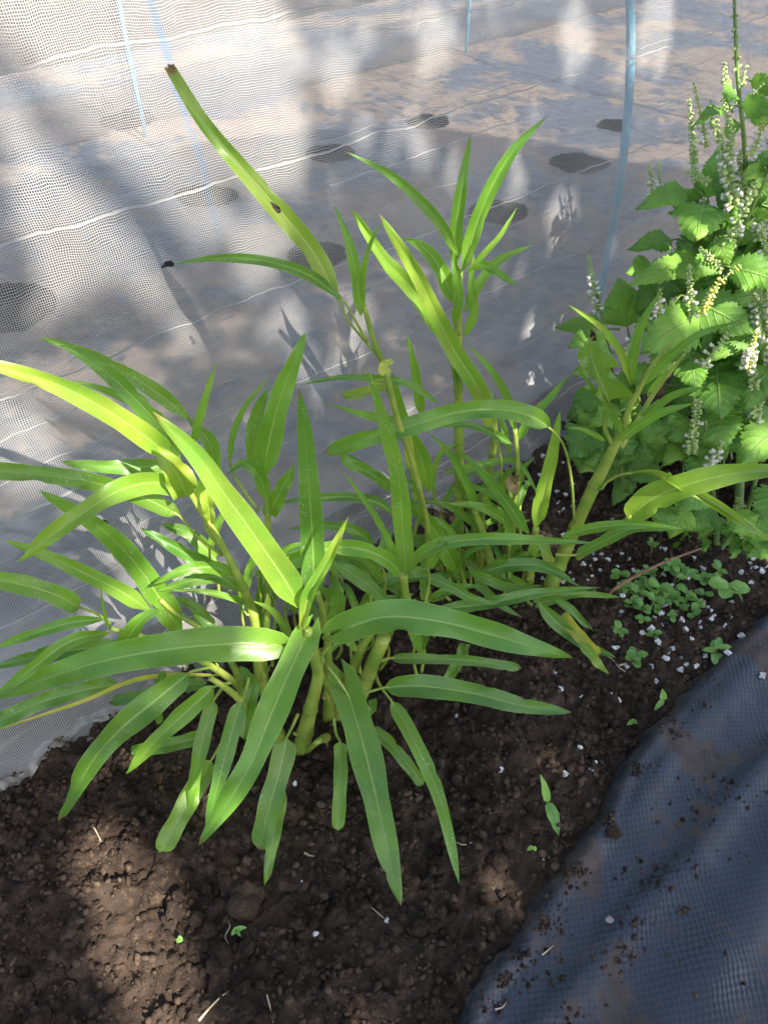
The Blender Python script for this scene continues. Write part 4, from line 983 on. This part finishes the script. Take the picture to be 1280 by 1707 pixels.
pl_ = [  # root, base, tip, Y0, Y1, width, bright, roll
 (P2, (1172, 340), (1160, 398), .86, .80, 98, .52, 0), (P2, (1145, 318), (1058, 348), .88, .84, 40, .44, .5), (P2, (1180, 330), (1200, 245), .90, .92, 44, .62, .3),
 (P1, (1236, 178), (1305, 190), .84, .80, 40, .42, .2), (P1, (1222, 152), (1212, 172), .84, .82, 38, .44, 0), (P1, (1205, 178), (1150, 212), .86, .84, 20, .4, 1.0),
 (P1, (1250, 135), (1300, 165), .86, .84, 30, .34, .6), (P2, (1168, 432), (1048, 475), .84, .78, 48, .43, .3), (P2, (1120, 400), (1045, 415), .90, .88, 36, .42, .7),
 (P3, (1215, 445), (1310, 478), .78, .76, 58, .54, .1), (P4, (1045, 545), (1030, 462), .94, .96, 74, .42, 0), (P4, (1008, 548), (925, 545), .93, .90, 36, .42, .5),
 (P2, (1165, 530), (1070, 585), .78, .72, 92, .44, 0), (P2, (1150, 500), (1260, 560), .80, .76, 70, .42, 0), (P3, (1290, 545), (1180, 600), .80, .76, 50, .44, .2),
 (P2, (1150, 600), (1160, 655), .80, .76, 56, .48, 0), (P2, (1195, 620), (1200, 700), .80, .74, 92, .46, 0), (P1, (1180, 690), (1205, 760), .78, .73, 92, .47, 0),
 (P2, (1140, 740), (1040, 750), .80, .77, 62, .42, 0), (P2, (1150, 738), (1105, 775), .78, .74, 46, .46, 0), (P3, (1300, 715), (1235, 772), .76, .70, 86, .47, 0),
 (P5, (1185, 770), (1155, 812), .75, .71, 74, .50, 0), (P5, (1190, 845), (1150, 885), .73, .69, 66, .42, 0), (P3, (1305, 820), (1262, 880), .72, .68, 70, .47, 0),
 (P5, (1215, 890), (1120, 918), .72, .68, 66, .47, 0), (P5, (1228, 895), (1200, 955), .71, .66, 56, .52, 0), (P5, (1285, 890), (1215, 985), .70, .66, 90, .49, 0), (P5, (1255, 925), (1290, 965), .68, .65, 60, .46, 0),
 (P4, (1040, 700), (985, 650), .92, .90, 50, .42, 0), (P4, (1045, 640), (990, 690), .90, .86, 62, .44, 0), (P2, (1105, 640), (1040, 620), .86, .84, 60, .42, 0), (P4, (1060, 770), (1000, 800), .84, .80, 56, .4, 0),
 (P4, (1050, 800), (1020, 845), .80, .76, 36, .43, 0), (P4, (1020, 720), (950, 735), .90, .86, 48, .40, 0), (P2, (1110, 470), (1060, 520), .90, .87, 60, .42, 0), (P1, (1225, 290), (1200, 350), .90, .86, 60, .42, 0),
 (P1, (1240, 300), (1290, 340), .88, .84, 62, .42, 0), (P1, (1245, 420), (1190, 400), .88, .85, 44, .44, 0), (P1, (1250, 400), (1300, 440), .87, .83, 54, .43, 0), (P2, (1190, 430), (1155, 470), .80, .78, 46, .43, 0), (P2, (1195, 400), (1215, 445), .80, .78, 40, .43, 0),
 (P3, (1285, 610), (1240, 680), .80, .74, 80, .42, 0), (P1, (1235, 640), (1180, 620), .84, .8, 70, .40, 0), (P2, (1130, 560), (1095, 640), .84, .80, 70, .40, 0)]
for i, (rt, b, t, y0, y1, wd, br, rl) in enumerate(pl_):
    mid = ((b[0] + t[0]) / 2, (b[1] + t[1]) / 2 - 5)
    leaf(rt, [b, mid, t], y0, y1, wd, [(b[0] + (b[0] - t[0]) * .15, b[1] + (b[1] - t[1]) * .12), (b[0] + (b[0] - t[0]) * .3, b[1] + abs(b[1] - t[1]) * .3)], prof='ovate', mat='perilla', col=(.0, br, .12), arch=.012, roll=rl * .8, pw=3.5, nc=10)
r = random.Random(5)
for i in range(72):
    # background mass of leaves
    x = r.uniform(990, 1310); lo = 640 if x < 1090 else (420 if x < 1160 else 300)
    y = r.uniform(lo, 900 if x > 1120 else 830)
    Y = r.uniform(.84, .98) if y < 700 else r.uniform(.76, .88)
    if y > 800: Y = r.uniform(.72, .78)
    if P(x, y + 30, Y).z < .02: continue
    a = r.uniform(0, 6.28); L = r.uniform(45, 80)
    rt = min((P1, P2, P3, P4, P5), key=lambda o: abs((P(x, y, Y).x - o.location.x)) + r.uniform(0, .05))
    leaf(rt, [(x, y), (x + math.cos(a) * L * .5, y + abs(math.sin(a)) * L * .3), (x + math.cos(a) * L, y + abs(math.sin(a)) * L * .8)], Y, Y - r.uniform(.01, .05), r.uniform(46, 76), [(x - 6, y + 20), (x - 4, y + 45)], prof='ovate', mat='perilla', col=(.0, r.uniform(.36, .46), .1), arch=.008, roll=r.uniform(-.6, .6), pw=3, nc=10)
for (x, y, a, L) in [(1150, 850, 2.2, 60), (1170, 900, 1.9, 64), (1200, 930, 1.4, 66), (1240, 900, 1.7, 70), (1262, 930, 1.2, 64), (1180, 820, 2.6, 62), (1130, 800, 2.4, 58), (1100, 780, 2.7, 54), (1070, 740, 2.5, 54), (1030, 690, 2.8, 52), (1000, 610, 2.9, 50), (1060, 620, 2.2, 58), (1090, 690, 1.9, 60), (1225, 850, 1.0, 60), (1270, 850, 1.8, 66), (1020, 760, 2.9, 50), (1110, 840, 1.8, 50), (1240, 960, 1.8, 50), (985, 560, 2.7, 44), (1055, 500, 2.9, 50), (1290, 960, 1.9, 50), (1085, 440, 2.8, 46)]:
    Y = .70 if y > 780 else (.78 if y > 650 else .88)
    rt = P5 if x > 1140 else (P2 if x > 1080 else P4)
    leaf(rt, [(x, y), (x + math.cos(a) * L * .5, y + math.sin(a) * L * .42), (x + math.cos(a) * L, y + math.sin(a) * L)], Y, Y - .03, L * r.uniform(.72, .9), [(x + 8, y - 8), (x + 18, y - 6)], prof='ovate', mat='perilla', col=(.0, r.uniform(.42, .52), .1), arch=.012, roll=r.uniform(-.4, .4), pw=3, nc=10)
for i in range(120):
    t = r.random(); rt, sx, Y0 = r.choice([(P1, 1238, .87), (P1, 1262, .86), (P2, 1165, .90), (P3, 1285, .83), (P2, 1210, .86)])
    y = (r.uniform(190, 640) if rt is P1 else r.uniform(330, 700)); x = sx + r.uniform(-14, 14)
    sgn = r.choice((-1, 1)); L = r.uniform(34, 74) * (1.0 if y > 380 else .7); a = r.uniform(-.3, 1.0)
    leaf(rt, [(x, y), (x + sgn * L * .5 * math.cos(a), y + L * .35 * math.sin(a) - 3), (x + sgn * L * math.cos(a), y + L * math.sin(a))], Y0, Y0 - r.uniform(-.03, .05), L * r.uniform(.6, .8), [(x - sgn * 6, y + 4), (sx, y + 10)], prof='ovate', mat='perilla', col=(.0, r.uniform(.42, .56), .1), arch=.01, roll=r.uniform(-.7, .7), pw=3, nc=10)
# flower spikes
def spike(root, pts, Y, wpx, density=1., white=0, bud=False, label=None, fat=1., sparse=False):
    """pts bottom -> top"""
    n = 40; W = catmull([P(x, y, Y) for x, y in pts], n); d = dep(*pts[0], Y); k = d / FPX
    mb = MB(); tube(mb, W, [1.5 * k * (1.15 - .6 * i / n) for i in range(n)], 6)
    L = sum((W[i + 1] - W[i]).length for i in range(n - 1)); 
    ns_ = max(4, int(L / ((15 if sparse else 6.2) * k)))
    fl = MB(); T = (W[-1] - W[0]).normalized(); A1 = T.orthogonal().normalized(); A2 = T.cross(A1)
    def pod(m_, c, dirv, a, b, mi, open_=False):
        # small bell: tapered six-sided cup pointing along dirv
        o1 = dirv.orthogonal().normalized(); o2 = dirv.cross(o1); V = []; F = []
        ring = [(0, .25), (.35, 1.0), (.75, .85), (1.0, .5 if not open_ else 1.25)]
        for t, s in ring:
            for q_ in range(6):
                an = q_ * math.pi / 3; V.append(c + dirv * (a * t) + (o1 * math.cos(an) + o2 * math.sin(an)) * b * s * random.uniform(.85, 1.1))
        for j in range(3):
            for q_ in range(6): F.append((j * 6 + q_, j * 6 + (q_ + 1) % 6, j * 6 + 6 + (q_ + 1) % 6, j * 6 + 6 + q_))
        F.append(tuple(range(18, 24))); m_.add(V, F, None, mi)
    for j in range(ns_):
        t = (j + .5) / ns_; c = W[min(n - 1, int(t * (n - 1)))]
        s = (1 - .4 * t) * wpx * k * .56 * fat * random.uniform(.75, 1.12)
        m_ = random.choice((2, 3, 4, 4)) if not sparse else 2; a0 = j * 1.57 + random.uniform(-.3, .3)
        for q_ in range(m_):
            an = a0 + q_ * 2 * math.pi / m_
            dv = (A1 * math.cos(an) + A2 * math.sin(an) + T * (.55 if t > .6 else .1) + Vector((0, 0, -.15))).normalized()
            pod(mb, c + dv * s * .15, dv, s * random.uniform(.8, 1.1), s * (.36 if not sparse else .34), 1 if (bud and t < 1.0 and random.random() < .7) else 0)
            if white and t < .62 and random.random() < white:
                pod(fl, c + dv * s * .8, dv, 6.6 * k, 3.3 * k, 0, True)
    o = mb.build('flower_spike', [M['calyx'], M['bud']]); fixparent(o, root)
    if label: o['label'] = label
    if fl.v:
        f = fl.build('white_flowers', M['white']); fixparent(f, o); 
    return o
spike(P1, [(1228, 120), (1226, 60), (1222, -20)], .86, 17, sparse=True, label='bare topmost spire with seed cups in spaced pairs')
for (rt, pts, Y, wd, wh, bd) in [
 (P1, [(1213, 160), (1209, 135), (1206, 103)], .85, 15, 0, 0), (P1, [(1236, 142), (1240, 125), (1244, 108)], .85, 12, 0, 0), (P1, [(1240, 175), (1256, 155), (1275, 137)], .84, 11, 0, 0),
 (P1, [(1218, 215), (1210, 185), (1205, 158)], .85, 13, 0, 0), (P2, [(1158, 300), (1154, 230), (1148, 165)], .88, 15, 0, 0), (P2, [(1178, 245), (1165, 180), (1155, 135)], .92, 10, .1, 1),
 (P2, [(1186, 215), (1185, 190), (1184, 165)], .90, 11, .1, 0), (P2, [(1100, 345), (1099, 305), (1097, 270)], .92, 11, .2, 0), (P2, [(1087, 335), (1085, 300), (1081, 272)], .93, 11, .5, 0),
 (P2, [(1222, 340), (1208, 270), (1190, 200)], .84, 22, .55, 0), (P1, [(1212, 300), (1216, 250), (1222, 215)], .84, 20, .5, 0), (P2, [(1196, 450), (1230, 370), (1262, 300)], .79, 22, .05, 0), (P2, [(1180, 305), (1160, 290), (1140, 285)], .86, 14, 0, 0),
 (P4, [(995, 520), (988, 470), (980, 424)], .90, 12, .4, 0), (P2, [(1152, 525), (1150, 490), (1148, 440)], .77, 15, .2, 0), (P2, [(1170, 522), (1185, 490), (1200, 465)], .76, 20, .15, 1), (P2, [(1200, 470), (1216, 455), (1235, 442)], .76, 12, 0, 1),
 (P2, [(1195, 440), (1178, 425), (1165, 413)], .78, 14, 0, 0), (P5, [(1150, 755), (1156, 715), (1163, 665)], .74, 20, .1, 0), (P3, [(1262, 700), (1256, 640), (1248, 585)], .76, 22, .12, 0),
 (P3, [(1246, 615), (1252, 580), (1262, 552)], .75, 14, .9, 1), (P3, [(1275, 560), (1262, 500), (1258, 465)], .77, 26, .7, 0), (P3, [(1290, 620), (1285, 540), (1280, 480)], .76, 24, .6, 0), (P2, [(1170, 610), (1190, 585), (1215, 555)], .75, 17, .6, 0),
 (P2, [(1092, 530), (1097, 505), (1100, 480)], .76, 13, .9, 1), (P4, [(1040, 600), (1055, 560), (1062, 540)], .80, 14, .6, 0), (P5, [(1180, 775), (1195, 755), (1205, 735)], .72, 13, .8, 0), (P5, [(1235, 895), (1255, 880), (1270, 868)], .69, 18, .5, 0),
 (P5, [(1215, 880), (1225, 850), (1232, 830)], .72, 17, 0, 1), (P4, [(985, 700), (990, 680), (992, 660)], .86, 10, .5, 0), (P3, [(1292, 250), (1285, 220), (1282, 195)], .82, 12, .8, 1), (P1, [(1262, 400), (1270, 360), (1278, 330)], .84, 16, .6, 0),
 (P1, [(1250, 260), (1262, 235), (1272, 200)], .84, 14, .2, 1), (P1, [(1240, 330), (1234, 290), (1232, 250)], .86, 18, .2, 0), (P3, [(1280, 440), (1272, 400), (1268, 370)], .80, 16, .5, 0), (P2, [(1125, 360), (1128, 330), (1122, 300)], .9, 12, .2, 0)]:
    spike(rt, pts, Y, wd, white=wh, bud=bool(bd))

# ------------------------------------------------------------------ weeds, seedlings, litter
def round_leaf(mb, c, ang, L, tilt, wd=.7):
    d = Vector((math.cos(ang), math.sin(ang), tilt)).normalized()
    blade(mb, [c, c + d * L * .5 + Vector((0, 0, L * .08)), c + d * L], L * wd, 'round', n=12, nc=4, face='up', fold=.2, wave=.03)
wg = 'small round-leaved weeds between the perlite'
def weed(px, py, size, n, label, seed, wd=.7, group=wg):
    r = random.Random(seed); p = P(px, py, G0); p.z = gz(p.x, p.y)
    e_ = empty('weed', p, label, 'weed', group); k = dep(px, py, G0) / FPX * size
    mb = MB(); tips = []
    for i in range(max(1, n // 4)):
        a = r.uniform(0, 6.28); h = k * r.uniform(.5, 1.1)
        q_ = p + Vector((math.cos(a) * h * .8, math.sin(a) * h * .8, h * .7)); tube(mb, [p - Vector((0, 0, .004)), p * .5 + q_ * .5 + Vector((0, 0, h * .15)), q_], k * .035, 5); tips.append((q_, a))
    fixparent(mb.build('stem', M['pstem']), e_)
    for i in range(n):
        t, a = tips[i % len(tips)]; mb = MB()
        round_leaf(mb, t - Vector((0, 0, k * .2 * (i // len(tips)) * .5)), a + i * 1.6 + r.uniform(-.4, .4), k * r.uniform(.45, .72), r.uniform(.0, .5), wd)
        o = mb.build('leaf', M['weed']); o.color = (0, r.uniform(.42, .54), .1, 1); fixparent(o, e_)
    return e_
wl = 'small round-leaved green weed growing among the perlite grains beside the dark sheet'
for i, (x, y, s, n_) in enumerate([(1050, 975, 26, 9), (1078, 1030, 26, 9), (1100, 1005, 30, 10), (1120, 975, 28, 9), (1145, 1020, 24, 8), (1125, 1040, 22, 7), (1155, 990, 26, 8), (1040, 1000, 20, 7), (1095, 1060, 22, 7), (1180, 975, 26, 8), (1070, 985, 34, 8), (1085, 1010, 34, 8), (1110, 985, 30, 8), (1060, 1000, 26, 6), (1130, 1000, 28, 7), (1095, 965, 28, 6), (1150, 970, 26, 6), (1065, 960, 24, 5), (1170, 1010, 26, 6), (1085, 925, 22, 5), (1120, 1015, 26, 5), (1140, 950, 30, 6), (1105, 940, 24, 5), (1080, 1045, 24, 4), (1165, 960, 24, 5)]):
    weed(x, y, s, n_, wl, 40 + i)
weed(1040, 1068, 26, 5, 'small weed of five round leaves nearest the yellow water spinach leaf', 60, group='single weeds')
weed(1080, 1095, 34, 6, 'small weed with paired round leaves between two perlite grains at the front of the weeds', 61, group='single weeds')
weed(1165, 1085, 44, 6, 'weed with grassy arching shoots touching the lip of the dark sheet', 62, .45, group='single weeds')
weed(1238, 1005, 60, 3, 'broad-leaved weed under the perilla just above the dark sheet', 63, .8, group='single weeds')
def seedling(px, py, specs, label, stemh=.012):
    p = P(px, py, G0); p.z = gz(p.x, p.y); e_ = empty('seedling', p, label, 'seedling', 'tiny seedlings in the bare soil')
    mb = MB(); tube(mb, [p - Vector((0, 0, .004)), p + Vector((0, 0, stemh * .5)), p + Vector((0, 0, stemh))], .0007, 6); fixparent(mb.build('stem', M['pstem']), e_)
    for (x, y, v, wd, br) in specs:
        t = P(x, y, v); mb = MB(); b = p + Vector((0, 0, stemh)); L = (t - b).length
        blade(mb, [b, b * .5 + t * .5 + Vector((0, 0, L * .12)), t], wd * dep(px, py, G0) / FPX, 'ovate', n=14, nc=4, fold=.3, wave=.05)
        o = mb.build('leaf', M['weed']); o.color = (0, br, .1, 1); fixparent(o, e_)
seedling(907, 1352, [(900, 1290, -.05, 14, .6), (931, 1394, -.006, 20, .5)], 'seedling with one upright blade and one leaf lying down on bare soil')
seedling(1098, 1182, [(1103, 1148, -.03, 12, .52), (1090, 1184, -.012, 9, .5)], 'seedling with one short upright leaf at the shaded edge of the dark sheet')
seedling(396, 1556, [(412, 1546, -.014, 9, .66), (386, 1560, -.012, 8, .66), (390, 1546, -.016, 7, .66), (402, 1562, -.012, 6, .66)], 'tiny star-shaped pale seedling between the soil lumps at the bottom')
seedling(300, 1572, [(306, 1568, -.012, 12, .6), (296, 1566, -.012, 8, .6)], 'tiny two-leaved seedling at the foot of the sunlit patch of soil')
seedling(1052, 1210, [(1060, 1207, -.012, 8, .46), (1044, 1209, -.010, 8, .46), (1052, 1202, -.014, 7, .46)], 'tiny seedling in the soil left of the sheet edge')
seedling(885, 1421, [(893, 1419, -.008, 7, .7), (878, 1418, -.008, 7, .7)], 'tiny yellow-green seedling below the two-leaved sprout')
mb = MB(); tw = [P(1012, 990, -.015), P(1050, 965, -.03), P(1100, 940, -.05), P(1168, 914, -.08)]; C_ = catmull(tw, 20); C_[0].z = gz(C_[0].x, C_[0].y)
tube(mb, C_, [.0022 - .0009 * i / 19 for i in range(20)], 7)
tag(mb.build('twig', M['twig']), 'thin reddish-brown twig sticking up from the soil towards the perilla', 'twig')
def straw(pts, wpx, label, cat='straw', mat='straw', sheet=False, group=None):
    Q = []
    for x, y in pts:
        c = P(x, y, -.02 if sheet else G0); c.z = (fz(c.x, c.y) if sheet else gz(c.x, c.y)) + .0022; Q.append(c)
    C_ = catmull(Q, 16); mb = MB(); r_ = wpx * .5 * dep(*pts[0], G0) / FPX
    tube(mb, C_, [r_ * (1.1 - .7 * i / 15) for i in range(16)], 5); return tag(mb.build('straw', M[mat]), label, cat, group)
straw([(335, 1706), (352, 1685), (372, 1668), (384, 1658)], 5, 'pale dry stalk on the soil at the bottom edge')
straw([(508, 1424), (515, 1428), (524, 1431)], 5, 'short pale straw below the middle of the clump')
straw([(998, 1092), (1020, 1098), (1030, 1115), (1042, 1122)], 3, 'grey dry stalk at the end of the yellow leaf')
straw([(1030, 1112), (1048, 1102), (1056, 1100)], 3, 'short grey dry stalk crossing the end of another near the weeds')
straw([(905, 1588), (915, 1580), (924, 1572)], 3, 'thin white thread on the dark sheet near its left edge', sheet=True)
straw([(826, 1680), (838, 1676), (845, 1668)], 3, 'short pale straw at the bottom of the dark sheet', sheet=True)
straw([(378, 1528), (384, 1545), (376, 1562), (383, 1576)], 3, 'curled pale root beside the star-shaped seedling', 'root')
straw([(446, 1660), (452, 1685), (456, 1706)], 3, 'thin pale root at the bottom edge of the soil', 'root')
straw([(760, 1410), (772, 1416), (785, 1414)], 3, 'thin pale root by the tip of the speckled leaf', 'root')
straw([(610, 1505), (625, 1520), (640, 1532)], 2.4, 'thin root leading to a perlite grain', 'root')
straw([(160, 1388), (168, 1396), (174, 1410)], 3, 'thin root at the top of the sunlit patch of soil', 'root')

# ------------------------------------------------------------------ unseen tree, crown gaps shaped to dapple the bed
bA = SUN.orthogonal().normalized(); bB = SUN.cross(bA).normalized()
def pl2(p): return (p.dot(bA), p.dot(bB))
gaps = []  # openings left in the unseen crown, aimed at chosen sun patches
def gap(px, py, v, r): 
    q_ = P(px, py, v) if v is not None else PD(px, py, net_d(px, py)); gaps.append((*pl2(q_), r))
for (x, y, rr) in [(150, 1395, .020), (185, 1400, .020), (165, 1425, .028), (195, 1455, .034), (215, 1490, .036), (240, 1520, .036), (225, 1550, .036), (240, 1580, .036), (255, 1610, .034), (265, 1650, .034), (275, 1690, .034), (290, 1730, .03), (825, 1480, .016), (600, 1700, .010), (250, 1490, .03), (150, 1440, .026), (175, 1480, .02), (205, 1600, .02)]: gap(x, y, G0, rr)
for (x, y, v, rr) in [(300, 140, .53, .035), (350, 215, .53, .035), (410, 290, .53, .03), (445, 335, .53, .03), (430, 880, .375, .035), (460, 940, .375, .035), (480, 985, .375, .03), (520, 1000, .375, .02), (20, 615, .38, .03), (60, 630, .38, .03), (190, 765, .43, .025), (280, 815, .41, .03), (330, 850, .42, .02), (390, 945, .42, .02), (425, 1010, .42, .02),
                      (680, 430, .58, .017), (720, 500, .58, .017), (610, 390, .6, .017), (830, 310, .61, .025), (795, 400, .61, .02), (765, 430, .62, .02), (820, 740, .62, .02), (905, 830, .6, .025), (1080, 845, .6, .025), (490, 925, .43, .02), (260, 990, .42, .02), (215, 1000, .41, .02), (180, 1290, -.08, .02), (235, 1265, -.1, .018), (375, 1340, -.12, .025), (560, 900, .38, .02), (1180, 500, .76, .02), (1230, 450, .76, .03), (1180, 380, .8, .02), (1260, 330, .84, .025), (1200, 660, .76, .02), (1270, 740, .73, .025), (1240, 920, .69, .02), (1250, 590, .75, .03), (1190, 170, .85, .03), (720, 740, .6, .02), (420, 1090, .36, .02), (980, 510, .61, .02), (1235, 480, .76, .03)]: gap(x, y, v, rr)
for (x, y, rr) in [(110, 110, .05), (150, 200, .035), (230, 140, .045), (60, 170, .03), (560, 120, .02), (40, 20, .05), (170, 20, .04), (310, 40, .04), (330, 190, .055), (410, 150, .06), (200, 290, .05), (300, 330, .045), (120, 400, .035), (450, 250, .035), (90, 330, .03), (420, 60, .04), (700, 260, .02), (720, 60, .03), (960, 60, .03), (20, 700, .025), (430, 420, .03), (1090, 60, .04)]: gap(x, y, None, rr)
gr = random.Random(21)
for _ in range(90): gap(gr.uniform(0, 1100), gr.uniform(-40, 330) if gr.random() < .75 else gr.uniform(330, 560), None, gr.uniform(.004, .014))
G2 = np.array(gaps)
c0 = Vector((.15, .75, .1)); TD = 3.0
nL = 70000
a2 = rng.uniform(-1.45, 1.45, nL); b2 = rng.uniform(-1.2, 1.2, nL); tz_ = rng.uniform(-.35, .35, nL)
o2 = pl2(c0); a2 += o2[0]; b2 += o2[1]
inside = ((a2 - o2[0]) / 1.4) ** 2 + ((b2 - o2[1]) / 1.15) ** 2 < 1 + .25 * (fbm(a2 * 3, b2 * 3, 2, 5) - .5)
dg = np.sqrt((a2[:, None] - G2[None, :, 0]) ** 2 + (b2[:, None] - G2[None, :, 1]) ** 2) - G2[None, :, 2]
ok = inside & (dg.min(1) > .006)
a2, b2, tz_ = a2[ok], b2[ok], tz_[ok]
cd0 = c0.dot(SUN) + TD
Cc = np.array(bA)[None] * a2[:, None] + np.array(bB)[None] * b2[:, None] + np.array(SUN)[None] * (cd0 + tz_)[:, None]
nn = len(Cc); ax1 = rng.normal(0, 1, (nn, 3)); ax1 -= (ax1 @ np.array(SUN))[:, None] * np.array(SUN)[None] * .7; ax1 /= np.linalg.norm(ax1, axis=1)[:, None]
ax2 = np.cross(np.array(SUN)[None] + rng.normal(0, .25, (nn, 3)), ax1); ax2 /= np.linalg.norm(ax2, axis=1)[:, None]
ll = rng.uniform(.016, .026, nn)[:, None]
V = np.stack([Cc - ax1 * ll, Cc - ax1 * ll * .3 + ax2 * ll * .55, Cc + ax1 * ll * .4 + ax2 * ll * .45, Cc + ax1 * ll, Cc + ax1 * ll * .4 - ax2 * ll * .45, Cc - ax1 * ll * .3 - ax2 * ll * .55], 1).reshape(-1, 3)
F = np.arange(nn * 6).reshape(-1, 6)
tc = c0 + SUN * TD
tree = empty('unseen_shade_tree', (tc.x + .9, tc.y - 1.2, -.03), 'unseen leafy tree behind the photographer, its crown gaps shaped to throw dappled shade', 'tree')
crown = soup('crown', V, F, M['crown']); fixparent(crown, tree)
mb = MB(); tp = Vector(tree.location)
tube(mb, catmull([tp, tp + Vector((-.1, .1, 1.0)), tp + Vector((-.25, .35, 2.0)), Vector((tc.x + .5, tc.y - .5, tc.z + .3))], 20), [.13 - .004 * i for i in range(20)], 12)
trunk = mb.build('trunk', M['bark']); fixparent(trunk, tree)
for k in range(9):
    a = k * .7; e1 = tc + bA * math.cos(a) * 1.5 + bB * math.sin(a) * 1.5 + SUN * .45
    mb = MB(); s1 = Vector((tc.x + .5, tc.y - .5, tc.z + .3)); tube(mb, catmull([s1, s1 * .5 + e1 * .5 + SUN * .3, e1], 12), [.03 - .0022 * i for i in range(12)], 8)
    fixparent(mb.build('branch', M['bark']), tree)
